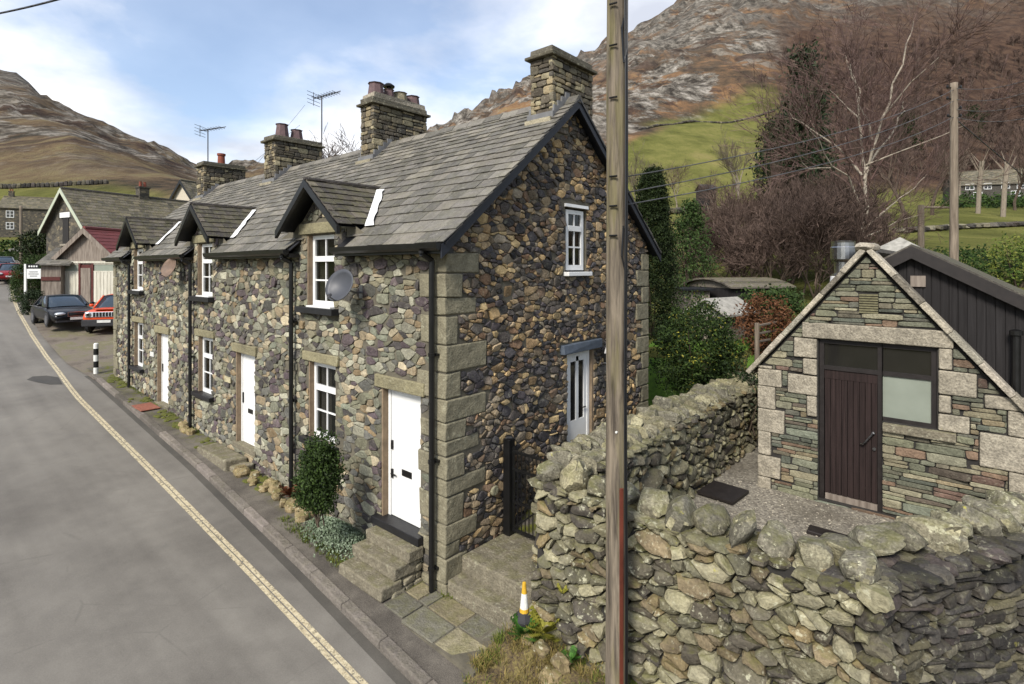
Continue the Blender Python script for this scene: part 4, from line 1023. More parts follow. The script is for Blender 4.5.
dry_wall(dw, (XA, 1.2, 0), (XA, YA + .02, 0), -.3, ZT, .4, (-1, 0, 0), .2, .12, 32, M['dry_stone'], .06, .09)
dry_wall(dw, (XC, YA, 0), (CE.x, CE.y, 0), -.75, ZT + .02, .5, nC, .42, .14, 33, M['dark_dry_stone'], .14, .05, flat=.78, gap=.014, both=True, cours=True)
copes(dw, (XA - .1, YA, 0), (XC - .1, YA, 0), ZT, (0, -1, 0), .29, .138, 3, .46, .32)
copes(dw, (XC - .2, YA + .05, 0), (CE.x, CE.y, 0), ZT + .02, nC, .36, .145, 4, .5, -.5)
dw2 = thing('dry_stone_wall', 'mossy dry stone wall running back beside the gravel yard', 'dry stone wall', (1.6, 4.5, 0))
dry_wall(dw2, (1.86, .75, 0), (1.86, 8.3, 0), .3, 1.98, .5, (1, 0, 0), .19, .115, 35, M['dry_stone'], .06, .06, drop=.15)
dry_wall(dw2, (1.35, 8.3, 0), (1.35, 1.2, 0), .3, 1.98, .1, (-1, 0, 0), .3, .18, 36, M['dry_stone'], .04, .06)
copes(dw2, (1.86, .6, 0), (1.86, 8.4, 0), 1.96, (1, 0, 0), .14, .11, 6, .4, .25)
copes(dw2, (1.62, .5, 0), (1.62, 8.4, 0), 2.03, (1, 0, 0), .17, .11, 7, .4, .3, maxn=42)
mb = MB(); r = random.Random(61); z = -.7; k = 0
while z < 1.84:
    h = r.uniform(.06, .11); f_ = (z + .75) / 2.6; mb.rock((XC + .02 + .10 * (1 - f_), YA - .01 - .10 * (1 - f_), z + h), (r.uniform(.11, .18), r.uniform(.1, .16), h * 1.05), 300 + k, .35, Matrix.Rotation((k % 2) * .9 + r.uniform(-.2, .2), 3, 'Z'), 12, 9, 7); z += h * 1.75; k += 1
mb.build('corner_stones', M['dry_stone'], dw)
# foot bank with low edging stones, cone stone
t = NT('bank_soil'); p = t.pos(); n1 = t.noise(p, 4, 6, .7); n2 = t.noise(p, 40, 3)
t.col(t.ramp(t.math('ADD', t.math('MULTIPLY', n1, .6), t.math('MULTIPLY', n2, .4)), [(.38, '332b21'), (.48, '574a33'), (.56, '6c6238'), (.66, '857550')])); t.rough(1); t.bump(n2, .8, .03); M['bank'] = t.m
def bankz(x, y):
    e = -.5 - .1 * sin(x * 2.1)
    z = lerp(S(x) - .02, .12 + .05 * noise.noise(Vector((x * 2, y * 2, 0))), sstep(-.75, -.05, y + .25 * sstep(1.9, 1.3, x)))
    return z + .03 * noise.noise(Vector((x * 5, y * 5, 3)))
mb = MB(); nx, ny = 40, 14
for j in range(ny + 1):
    for i in range(nx + 1):
        x = 1.27 + 4.5 * i / nx; y = ky(x) + .14 + (.4 - ky(x) - .14) * j / ny; mb.v.append((x, y, bankz(x, y)))
for j in range(ny):
    for i in range(nx): a = j * (nx + 1) + i; mb.f.append((a, a + 1, a + nx + 2, a + nx + 1))
struct(mb.build('verge_bank', M['bank'], smooth=True))
ed = thing('stone_edging', 'low broken line of stones along the grassy bank foot', 'edging', (2., -.15, 0))
r = random.Random(8); k = 0
for x, y, w, z in [(1.38, .02, .13, .03), (1.42, -.05, .1, .14), (1.5, -.16, .15, .0), (1.66, -.22, .2, .02), (1.86, -.26, .19, .0), (2.06, -.3, .22, .03), (2.3, -.32, .2, .0), (2.52, -.34, .2, .02), (1.6, -.12, .16, .13), (1.82, -.15, .18, .15), (2.1, -.16, .2, .14), (2.75, -.3, .2, 0), (3., -.33, .2, .02), (3.3, -.3, .2, .02)]:
    MB().rock((x, y, z), (w * .62, w * .5, w * .42), 90 + k, .4, Matrix.Rotation(r.uniform(-.4, .4), 3, 'Z'), 10, 7).build('edging_stone', M['dry_stone'], ed); k += 1
cn = thing('traffic_cone', 'short weathered white and amber traffic cone on a stone', 'traffic cone', (1.41, .02, .235))
mb = MB(); mb.lathe((1.41, .02, .24), [(.13, 0), (.135, .03), (.125, .05), (.1, .07), (.075, .1), (.055, .115)], 8); mb.build('base', M['rubber'], cn)
MB().lathe((1.41, .02, .345), [(.06, 0), (.054, .05)], 14).build('lower_band', M['orange_rubber'], cn); MB().lathe((1.41, .02, .395), [(.053, 0), (.034, .18)], 14).build('sleeve', M['cone_white'], cn); MB().lathe((1.41, .02, .575), [(.034, 0), (.022, .13), (.012, .135)], 14).build('tip', M['orange_rubber'], cn)
# ------------------------------------------------------------------ gravel yard
t = NT('gravel'); p = t.pos(); v = t.vor(p, 34, out=1); n1 = t.noise(p, 1.1, 5, .6); d = t.vor(p, 34)
c = t.ramp(t.sep(v)[0], [(0, '514c44'), (.3, '6f695e'), (.55, '868072'), (.8, '5f594e'), (1, 'a39c8c')])
c = t.mix(t.mr(n1, .45, .65, 0, .55), c, '4c4539'); t.col(c); t.rough(.9); t.bump(d, -.8, .02); M['gravel'] = t.m
YZ = .72
mb = MB(); nx, ny = 24, 30
for j in range(ny + 1):
    for i in range(nx + 1):
        x = 1.75 + 7.5 * i / nx; y = .5 + 12.5 * j / ny; mb.v.append((x, y, YZ + .03 * noise.noise(Vector((x * .8, y * .8, 0)))))
for j in range(ny):
    for i in range(nx): a = j * (nx + 1) + i; mb.f.append((a, a + 1, a + nx + 2, a + nx + 1))
struct(mb.build('gravel_yard', M['gravel'], smooth=True))
mb = MB(); r = random.Random(77)
for _ in range(2600):
    x, y = r.uniform(1.9, 5.6), r.uniform(.7, 5.); s = r.uniform(.008, .022); M3 = Matrix.Rotation(r.uniform(0, 6), 3, 'Z')
    z = YZ + .03 * noise.noise(Vector((x * .8, y * .8, 0)))
    mb.add([M3 @ Vector(q) + Vector((x, y, z + s * .2)) for q in ((s, 0, 0), (0, s * .8, 0), (-s, 0, 0), (0, -s * .7, 0), (0, 0, s * .7))], [(0, 1, 4), (1, 2, 4), (2, 3, 4), (3, 0, 4)])
tag(mb.build('loose_gravel', M['gravel_stone'] if 'gravel_stone' in M else M['pale_quoin']), None, None, None, 'stuff')
# doormat in the yard
m_ = MB(); m_.hexa([(1.98 + q[0], 3.9 + q[1], YZ + q[2]) for q in ((0, 0, .02), (.62, -.05, .02), (.66, .62, .02), (.05, .66, .02), (0, 0, .06), (.62, -.05, .06), (.66, .62, .06), (.05, .66, .06))])
tag(m_.build('rubber_mat', M['brown_wood']), 'dark square mat lying on gravel beside the workshop corner', 'mat')

tag(MB().box(3.72, 4.32, 3.62, 3.86, YZ - .02, YZ + .05, .01).build('timber_plank', M['brown_wood'], bevel=.01), 'short dark timber plank lying on gravel before workshop door', 'plank')
# ------------------------------------------------------------------ workshop
YW = 5.0; WX0, WXA, WX1 = 2.66, 4.27, 6.12; WE, WA = 2.86, 4.83
ws = thing('stone_workshop', 'small gabled slate stone workshop with dark plank door', 'workshop', (4.27, 7, YZ))
WS_ = (WA - WE) / (WXA - WX0)
def wtop(x): return WA - WS_ * abs(x - WXA) - .04
wm = lambda u, v, n: (u, YW - n, v)
WH = [(3.59, 5.14, .76, 3.40)]
# lower right of the frame is walled below the side window
WHS = [(3.59, 4.47, .76, 3.40), (4.47, 5.14, 2.2, 3.40)]
mb = MB(); es = [WX0, WXA, WX1]; sheet(mb, es, .4, wtop, WHS, wm, .18)
YB = 9.2
for x in (WX0, WX1): mb.quad((x, YW, .4), (x, YB, .4), (x, YB, wtop(x)), (x, YW, wtop(x)))
mb.quad((WX0, YB, .4), (WX1, YB, .4), (WX1, YB, wtop(WX1)), (WXA, YB, WA), (WX0, YB, wtop(WX0)))
wl = mb.build('wall', M['mortar'], ws); r = random.Random(15)
qs = []
z = .5; k = 0
while z < 2.85:
    h = min(r.uniform(.26, .42), 2.86 - z); w = (.24, .4)[k % 2] * r.uniform(.85, 1.15); qs.append((WX0 - .02, WX0 + w, z, z + h)); z += h; k += 1
z = .5; k = 0
while z < 2.75:
    h = min(r.uniform(.3, .5), 2.8 - z); w = (.22, .5)[k % 2] * r.uniform(.9, 1.15); qs.append((WX1 - w, WX1 + .02, z, z + h)); z += h; k += 1
for (z0, z1, w) in ((2.45, 2.78, .45), (2.79, 3.06, .22), (3.07, 3.4, .36), (2.1, 2.44, .16)): qs.append((3.58 - w, 3.58, z0, z1))
for (z0, z1, w) in ((2.2, 2.45, .36), (2.46, 2.72, .16), (2.73, 3.08, .44), (3.09, 3.4, .17)): qs.append((5.15, 5.15 + w, z0, z1))
lint = (3.36, 5.33, 3.41, 3.66); sill = (4.48, 5.36, 2.06, 2.19); vent = (4.17, 4.42, 3.86, 4.17)
mb = MB()
for (u, v, poly) in courses(WX0, WX1, .45, WA, .05, .145, .16, .6, 21, [(WS_, 1, WA + WS_ * WXA - .08), (-WS_, 1, WA - WS_ * WXA - .08)], WHS + qs + [lint, sill, vent], .011, .009):
    add_stone(mb, poly, wm, .03, r, 1, .9, .04, .12, .07, .004)
mb.build('slate_facing', M['shop_slate'], wl)
for (a, b, c, d) in qs: MB().box(a + .006, b - .006, YW - .045, YW + .12, c + .005, d - .005, .006).build('quoin', M['pale_quoin'], ws, bevel=.018)
mb = MB(); n = 22; a, b, c, d = lint
MB().box(a, b, YW - .06, YW + .12, c, d, .006).build('lintel', M['pale_quoin'], ws, bevel=.015)
MB().box(sill[0], sill[1], YW - .09, YW + .15, sill[2], sill[3], .006).build('window_sill', M['step_stone'], ws, bevel=.012)
v_ = MB()
for k in range(8): v_.box(vent[0], vent[1], YW - .03, YW + .03, vent[2] + k * .039, vent[2] + k * .039 + .026)
v_.build('vent_slats', M['green_lichen'], ws)
fr = MB(); y0, y1 = YW + .04, YW + .11
fr.box(3.60, 3.665, y0, y1, .76, 3.40); fr.box(4.405, 4.47, y0, y1, .76, 3.40); fr.box(5.07, 5.135, y0, y1, 2.2, 3.40); fr.box(3.665, 4.405, y0 + .001, y1, 3.33, 3.40); fr.box(4.47, 5.07, y0 + .001, y1, 3.33, 3.40); fr.box(3.665, 4.405, y0 + .002, y1, 2.90, 2.965); fr.box(4.47, 5.07, y0 + .002, y1, 2.90, 2.965); fr.box(4.47, 5.07, y0 + .002, y1, 2.2, 2.26)
fr.build('door_frame', M['brown_wood'], ws)
dr = MB(); n = 9
for k in range(n):
    a = 3.67 + .73 * k / n; b = 3.67 + .73 * (k + 1) / n; dr.box(a + .003, b - .003, YW + .065, YW + .1, .87, 2.895)
dr.box(3.668, 4.402, YW + .06, YW + .09, 2.75, 2.897)
do = dr.build('door', M['door_wood'], ws, bevel=.004)
MB().box(3.68, 4.40, YW + .05, YW + .1, .765, .862).build('kick_board', M['grey_board'], do)
h_ = MB(); h_.lathe((4.35, YW + .05, 1.98), [(.022, -.02), (.022, .02)], 10, 'y'); h_.tube((4.35, YW + .02, 1.98), (4.22, YW + .0, 1.79), .013); h_.tube((4.22, YW + .0, 1.79), (4.18, YW + .02, 1.79), .013); h_.lathe((4.36, YW + .05, 1.73), [(.025, -.01), (.025, .01)], 10, 'y'); h_.build('handle', M['silver'], do)
pn = MB(); pn.box(3.66, 4.41, YW + .07, YW + .08, 2.96, 3.335); pn.box(4.465, 5.075, YW + .07, YW + .08, 2.96, 3.335); pn.build('transom_pane', M['dark_glass'], ws)
MB().box(4.465, 5.075, YW + .068, YW + .08, 2.255, 2.905).build('frosted_pane', M['frosted'], ws)
# verge slabs and roof
for s in (-1, 1):
    xe = WXA + s * ((WX1 - WXA if s > 0 else WXA - WX0) + .14); ze = WA - WS_ * abs(xe - WXA)
    mb = MB(); n = 6
    for k in range(n):
        A = Vector((lerp(xe, WXA, k / n), 0, lerp(ze, WA, k / n))); B = Vector((lerp(xe, WXA, (k + 1) / n), 0, lerp(ze, WA, (k + 1) / n))); A = A.lerp(B, .006); t0 = .1 + R.uniform(-.006, .01); pr = Vector((s * WS_, 0, 1)).normalized()
        y0, y1 = YW - .12 + R.uniform(-.01, .01), YW + .22
        mb.hexa([(A.x, y0, A.z - .0), (B.x, y0, B.z), (B.x, y1, B.z), (A.x, y1, A.z), *[((p + pr * t0 * .8).x, y, (p + pr * t0 * .8).z) for p, y in ((A, y0), (B, y0), (B, y1), (A, y1))]])
    mb.build('verge_coping', M['pale_quoin'], ws, bevel=.012)
    mb = MB(); H = hypot(xe - WXA, WA - ze); ca = (WXA - xe) / H; sa = (WA - ze) / H
    if s > 0: slates(mb, (xe, YW + .2, ze), (0, 1, 0), (ca, 0, sa), .2, H, (.25, .4), .24, .17, 90)
    else: slates(mb, (xe, YB + .2, ze), (0, -1, 0), (ca, 0, sa), YB - YW, H, (.25, .4), .24, .17, 91)
    ye_ = YW + .42 if s > 0 else YB + .2; mb.quad((xe, YW, ze - .03), (xe, ye_, ze - .03), (WXA, ye_, WA - .03), (WXA, YW, WA - .03)); mb.build('roof', M['old_slate'], ws)
MB().rock((WXA, YW + .05, WA + .07), (.16, .22, .07), 3, .3).build('ridge_stone', M['pale_quoin'], ws)
mb = MB(); mb.tube((WXA, YW + .2, WA + .02), (WXA, YB + .2, WA + .02), .07, n=6); mb.build('ridge_tiles', M['old_slate'], ws)
fx, fy = 3.62, 6.9
fu = thing('metal_flue', 'shiny steel flue with banded top beside the workshop gable', 'flue', (fx, fy, 4.0))
MB().lathe((fx, fy, 3.9), [(.2, -3.2), (.2, .55), (.155, .56), (.155, .78), (.2, .80)], 20).build('pipe', M['silver'], fu, smooth=False)
MB().lathe((fx, fy, 4.72), [(.2, 0), (.215, .02), (.215, .24), (.2, .26), (.2, .33), (.205, .36), (.1, .37)], 20).build('cowl', M['silver'], fu)
MB().lathe((fx, fy, 4.05), [(.24, 0), (.215, .36), (.2, .365)], 20).build('storm_collar', M['white_flash'], fu)
# ------------------------------------------------------------------ black boarded building behind
bb = thing('boarded_shed', 'large black vertical boarded building with low gable behind workshop', 'shed', (5.2, 10, YZ))
BX, BZ, BS, BY = 4.81, 4.91, .585, 5.42; bx0, bx1 = 4.32, 8.3
def btop(x): return BZ - BS * abs(x - BX) - .12
mb = MB(); x = bx0; 
mb.quad((bx0, BY + .02, .4), (bx1, BY + .02, .4), (bx1, BY + .02, btop(bx1)), (BX, BY + .02, btop(BX)), (bx0, BY + .02, btop(bx0)))
while x < bx1 - .06:
    w = .105; mb.hexa([(x, BY - .0, .5), (x + w - .012, BY - .0, .5), (x + w - .012, BY + .03, .5), (x, BY + .03, .5), (x, BY, btop(x)), (x + w - .012, BY, btop(x + w)), (x + w - .012, BY + .03, btop(x + w)), (x, BY + .03, btop(x))]); x += w
for xx in (bx0, bx1): mb.quad((xx, BY + .02, .4), (xx, 13, .4), (xx, 13, btop(xx)), (xx, BY + .02, btop(xx)))
mb.build('boarding', M['board_black'], bb)
mb = MB()
for s in (-1, 1):
    xe = BX + s * 3.4 if s > 0 else bx0 - .1; e = .19; ze = BZ - BS * abs(xe - BX)
    mb.hexa([(xe, BY - .14, ze - e), (BX, BY - .14, BZ - e), (BX, BY - .1, BZ - e), (xe, BY - .1, ze - e), (xe, BY - .14, ze), (BX, BY - .14, BZ), (BX, BY - .1, BZ), (xe, BY - .1, ze)])
mb.build('bargeboard', M['brown_wood'], bb)
mb = MB()
for s in (-1, 1):
    xe = BX + 3.4 if s > 0 else bx0 - .1; ze = BZ - BS * abs(xe - BX); mb.hexa([(xe, BY - .12, ze), (BX, BY - .12, BZ), (BX, 13.2, BZ), (xe, 13.2, ze), (xe, BY - .12, ze + .03), (BX, BY - .12, BZ + .03), (BX, 13.2, BZ + .03), (xe, 13.2, ze + .03)])
mb.build('roof', M['old_slate'], bb)
MB().box(BX - .02, BX + .17, BY - .03, BY + .0, 4.28, 4.45).build('wall_plate', M['grey_board'], bb)
MB().tube((6.0, BY - .12, 2.6), (6.0, BY - .12, 3.63), .05, n=10).lathe((6.0, BY - .12, 3.63), [(.075, 0), (.075, .06), (.03, .08)], 10).build('soil_pipe', M['black_paint'], bb)
ps = thing('pale_roofed_shed', 'shed with pale weathered hipped roof rising behind the workshop ridge', 'shed', (4.25, 15, 1))
a = at(900, 237, 15.5); hw_, dp_ = .85, .9
mb = MB(); mb.box(a.x - hw_ + .1, a.x + hw_ - .1, a.y - dp_ + .1, a.y + dp_ - .1, 2.4, a.z - .5); mb.build('wall', M['grey_board'], ps)
mb = MB()
cs = [(-hw_, -dp_), (hw_, -dp_), (hw_, dp_), (-hw_, dp_)]
for k in range(4):
    p, q = cs[k], cs[(k + 1) % 4]; mb.quad((a.x + p[0], a.y + p[1], a.z - .55), (a.x + q[0], a.y + q[1], a.z - .55), (a.x, a.y, a.z))
mb.quad(*[(a.x + p[0], a.y + p[1], a.z - .56) for p in cs]); mb.build('roof', M['pale_sheet'], ps)

# ------------------------------------------------------------------ poles and wires
def pole(name, label, base, zt, r0, r1, mat):
    t = thing(name, label, 'utility pole', base); mb = MB(); n = 12; prof = []
    z = 0; H = zt - base[2]
    while z < H: prof.append((lerp(r0, r1, z / H) * (1 + .02 * sin(z * 3.1)), z)); z += .5
    prof.append((r1, H)); mb.lathe((0, 0, 0), prof, 16); mb.build('shaft', mat, t, smooth=True, local=True); return t
pb = at(616.5, 600, 5.6); pz = -.25
pl = pole('utility_pole', 'weathered wooden pole with rusty cable guard standing before the drystone wall', (pb.x, pb.y, pz), 9.5, .115, .097, M['pole_wood'])
ro = Vector((RT.x, RT.y)); fo = Vector((FW.x, FW.y))
def onpole(side, front, z): return Vector((side * RT.x - front * FW.x, side * RT.y - front * FW.y, z))
mb = MB(); a = onpole(.035, .125, 0); 
for (s0, s1, f0, f1) in ((.008, .052, .1, .126),):
    pts = [onpole(s0, f0, .0), onpole(s1, f0 - .02, .0), onpole(s1, f1 - .02, .0), onpole(s0, f1, .0)]; zt_ = 4.574 - (488 - Y0) / F * 5.5 - pz
    mb.hexa(pts + [p + Vector((0, 0, zt_)) for p in pts])
mb.build('cable_guard', M['oxide'], pl, bevel=.006, local=True)
mb = MB(); c_ = [onpole(.085 + .006 * sin(z * 1.3), .075, z) for z in [zt_ * .0 + .4 * k for k in range(24)]]; mb.path(c_, .014, 6); mb.path([p + onpole(-.02, .035, 0) for p in c_], .008, 5)
mb.path([onpole(.07, .09, 8.05 - pz - .9 + .0), onpole(.03, .12, 7.0 - pz), onpole(.05, .12, 6.65 - pz), onpole(.09, .09, 6.8 - pz), onpole(.095, .08, 7.6 - pz)], .01, 5)
mb.path([onpole(.05, .1, 5.0 - pz), onpole(.03, .12, 4.7 - pz), onpole(.09, .08, 4.45 - pz)], .008, 5)
mb.build('cable', M['wire'], pl, local=True)
mb = MB()
for z in (7.25, 6.83, 6.3, 5.2, 5.5, 4.9): MB().tube(onpole(-.09, .09, z - pz), onpole(-.02, .135, z - pz), .01, n=6).build('step_bracket', M['black_paint'], pl, local=True)

MB().lathe(onpole(-.02, .105, 4.574 - (432 - Y0) / F * 5.5 - pz), [(.012, -.01), (.012, .01)], 8, 'y').build('tag_disc', M['plate_white'], pl, local=True)
tb = at(954, 262, 17); gzb = 2.6
tp = pole('utility_pole', 'wooden telegraph pole with fan of wires beyond the black building', (tb.x, tb.y, gzb), at(954, 83, 17).z, .125, .1, M['tpole_wood'])
th_ = at(954, 83, 17).z - gzb
mb = MB(); 
for k, (z, s) in enumerate(((.15, -.2), (.15, .2), (.5, -.2), (.8, .2), (1.05, -.18), (1.05, .2))): mb.tube((0, 0, th_ - z), (RT.x * s, RT.y * s, th_ - z), .02); mb.lathe((RT.x * s, RT.y * s, th_ - z - .02), [(.03, 0), (.04, .05), (.02, .1)], 8)
mb.build('insulators', M['black_paint'], tp, local=True)
def wire(label, a, b, sag, r, n=14, group='overhead wires'):
    a = Vector(a); b = Vector(b); pts = [a.lerp(b, k / n) - Vector((0, 0, sag * 4 * (k / n) * (1 - k / n))) for k in range(n + 1)]
    mb = MB(); mb.path(pts, r, 4); return tag(mb.build('overhead_wire', M['wire_grey'] if r < .0145 and sag > .1 else M['wire'], smooth=True), label, 'wire', group)
T_ = at(954, 83, 17)
Wl = [('uppermost wire leaving the telegraph pole towards the right', T_ + Vector((0, 0, -.15)), at(1060, 66, 14)), ('second wire leaving the telegraph pole towards the right', T_ + Vector((0, 0, -.5)), at(1060, 79, 14)), ('third wire leaving the telegraph pole towards the right', T_ + Vector((0, 0, -.8)), at(1060, 92, 14)), ('lowest wire leaving the telegraph pole towards the right', T_ + Vector((0, 0, -1.05)), at(1060, 108, 14)),
      ('uppermost wire from the telegraph pole across to the near wooden pole', T_ + Vector((0, 0, -.2)), at(619, 178, 5.68)), ('middle wire from the telegraph pole across to the near wooden pole', T_ + Vector((0, 0, -.55)), at(619, 194, 5.68)), ('lowest wire from the telegraph pole across to the near wooden pole', T_ + Vector((0, 0, -1.05)), at(619, 206, 5.68))]
for l_, a, b in Wl: wire(l_, a, b, .25, .009)
wire('black stay wire slanting right down from the telegraph pole', T_ + Vector((0, 0, -1.1)), at(1040, 190, 30), .0, .018)
wire('thick black cable across the sky corner above the road', at(-40, 20, 9), at(110, -16, 7), .05, .014)
wire('upper thin wire from the sky down to the far chimneys', (-13.9, 3.4, 8.2), at(305, 105, 26), .0, .006)
wire('lower thin wire from the sky down to the far chimneys', (-14.3, 3.2, 8.1), at(300, 125, 24), .0, .006)
pp = at(921, 245, 24); sp = thing('timber_post', 'short bare timber post standing in the green field', 'post', (pp.x, pp.y, terr(pp.x, pp.y) - .3))
zp = at(921, 205, 24).z - sp.location.z; MB().tube((0, 0, 0), (0, 0, zp), .13, .12, 10).build('shaft', M['tpole_wood'], sp, local=True); MB().tube((0, 0, zp - .1), (RT.x * 1.4, RT.y * 1.4, zp - .12), .05).build('cross_rail', M['tpole_wood'], sp, local=True)
# ------------------------------------------------------------------ plants
def leaf_quad(mb, p, s, r, up=.3):
    a = Vector((r.gauss(0, 1), r.gauss(0, 1), r.gauss(0, 1))).normalized(); b = a.orthogonal().normalized()
    w = s * r.uniform(.35, .6)
    mb.add([p - a * s * .5, p + b * w * .5, p + a * s * .5, p - b * w * .5], [(0, 1, 2, 3)])
def lumpy(p, seed, f=1.2): return noise.noise(p * f + Vector((seed * 1.3, seed * 2.1, seed * .7)))
def bush(name, label, cat, c, rad, n, s, mat, seed, group=None, extra=None, shape='ell', lump=.35, twigs=True):
    "a leafy mass: clumps of leaf faces on short stems through the volume"
    c = Vector(c); r = random.Random(seed); t = thing(name, label, cat, (c.x, c.y, c.z - rad[2]), 0, group)
    mb = MB(); m2 = MB(); nc = max(8, n // 26)
    for _ in range(nc):
        d = Vector((r.gauss(0, 1), r.gauss(0, 1), r.gauss(0, 1))).normalized(); k = r.uniform(.25, 1) ** .45
        if shape == 'box': d = d / max(abs(d.x), abs(d.y), abs(d.z)) ** .8
        if shape == 'cone':
            h = r.random() ** .8; a = r.uniform(0, 6.283); rr = (1 - h) ** (.4 if rad[2] > 3.2 * rad[0] else .75) * 1.05 + .06; rr *= (.35 + .65 * r.random() ** .5); q = Vector((cos(a) * rr, sin(a) * rr, h * 2 - 1))
            p = Vector((q.x * rad[0], q.y * rad[1], q.z * rad[2]))
        else:
            k *= 1 + lump * lumpy(d, seed, 1.6); p = Vector((d.x * rad[0], d.y * rad[1], d.z * rad[2])) * k
        if p.z < -rad[2]: p.z = -rad[2] + .03
        cs = s * 2.1
        for _ in range(26): 
            q = c + p + Vector((r.gauss(0, cs * .6), r.gauss(0, cs * .6), r.gauss(0, cs * .5)))
            (m2 if extra and r.random() < extra[1] and lumpy(p * (1.2 / max(rad)), seed + 9, 2.) > .1 else mb).v
            leaf_quad(m2 if extra and lumpy(p * (1.2 / max(rad)), seed + 9, 2.) > .12 and r.random() < extra[1] else mb, q, s * r.uniform(.6, 1.4), r)
    mb.build('foliage', mat, t)
    if m2.v: m2.build('pale_foliage', extra[0], t)
    st = MB(); b0 = c - Vector((0, 0, rad[2] + .15))
    for _ in range(7):
        e = c + Vector((r.gauss(0, rad[0] * .45), r.gauss(0, rad[1] * .45), r.uniform(-.2, .6) * rad[2])); st.tube(b0 + Vector((r.gauss(0, .05), r.gauss(0, .05), 0)), e, max(.012, rad[0] * .04), .006, 5)
    st.build('stem', M['bark'], t); return t
def conif(name, label, c, rad, n, s, mat, seed, cat='conifer', group=None): return bush(name, label, cat, c, rad, n, s, mat, seed, group, None, 'cone')
def grow(out, p, d, L, r, lev, maxl, rng, up=.15, spread=.55, nb=(2, 4), wig=.18, shrink=.72):
    n = 4 if lev < 2 else 3; q = p; dd = d.copy(); rr0 = r
    for k in range(n):
        dd = (dd + Vector((rng.gauss(0, wig), rng.gauss(0, wig), rng.gauss(0, wig) + up * .3))).normalized(); q2 = q + dd * (L / n); r2 = r * (1 - .42 * (k + 1) / n)
        out.append((q, q2, rr0, r2, lev)); rr0 = r2; 
        if lev < maxl and k >= (1 if lev == 0 else 0):
            for _ in range(rng.randint(*nb) if k == n - 1 else rng.randint(0 if lev else 1, 2)):
                a = rng.uniform(0, 6.283); o = dd.orthogonal().normalized(); o = Matrix.Rotation(a, 3, dd) @ o
                nd = (dd * cos(spread) + o * sin(spread) * rng.uniform(.7, 1.3) + Vector((0, 0, up))).normalized()
                grow(out, q2, nd, L * shrink * rng.uniform(.65, 1.05), r2 * .68, lev + 1, maxl, rng, up, spread, nb, wig, shrink)
        q = q2
def tree_meshes(seed, H, r0, maxl, up=.12, spread=.5, nb=(2, 3), first=.35, wig=.12, minr=.006, stems=1, shrink=.72):
    rng = random.Random(seed); segs = []
    for k in range(stems):
        d = Vector((rng.gauss(0, .12 if stems > 1 else .03), rng.gauss(0, .12 if stems > 1 else .03), 1)).normalized()
        if stems > 2: d = Vector((rng.gauss(0, .5), rng.gauss(0, .5), 1)).normalized()
        grow(segs, Vector((rng.gauss(0, .12) * (stems > 1), rng.gauss(0, .12) * (stems > 1), -.1)), d, H * first * rng.uniform(.85, 1.15), r0 * (1 if stems == 1 else .7), 0, maxl, rng, up, spread, nb, wig, shrink)
    a, b = MB(), MB()
    top = max(s[1].z for s in segs); k = H / top
    for p, q, r1, r2, lev in segs:
        p = Vector(p) * k; q = Vector(q) * k; r1 = max(r1, minr); r2 = max(r2, minr * .8)
        (a if lev < 2 else b).tube(p, q, r1, r2, 7 if lev == 0 else (5 if lev < 2 else 3), cap=False)
    return a, b
def bare_tree(name, label, loc, rz_, meshes, group=None, cat='tree', sc=1):
    t = thing(name, label, cat, loc, rz_, group); t.scale = (sc, sc, sc)
    for nm, me in zip(('trunk', 'crown'), meshes): o = bpy.data.objects.new(nm, me); COL.objects.link(o); o.parent = t
    return t
def mk(seed, mats, *a, **k):
    A, B = tree_meshes(seed, *a, **k); out = []
    for mb, nm, mt in ((A, 'trunk', mats[0]), (B, 'crown', mats[1])):
        me = bpy.data.meshes.new(nm); me.from_pydata([tuple(v) for v in mb.v], [], mb.f); me.materials.append(M[mt]); out.append(me)
    return out
def gp(px, py, d):  # ground point on a sight line
    p = at(px, py, d); return (p.x, p.y, terr(p.x, p.y) - .05)
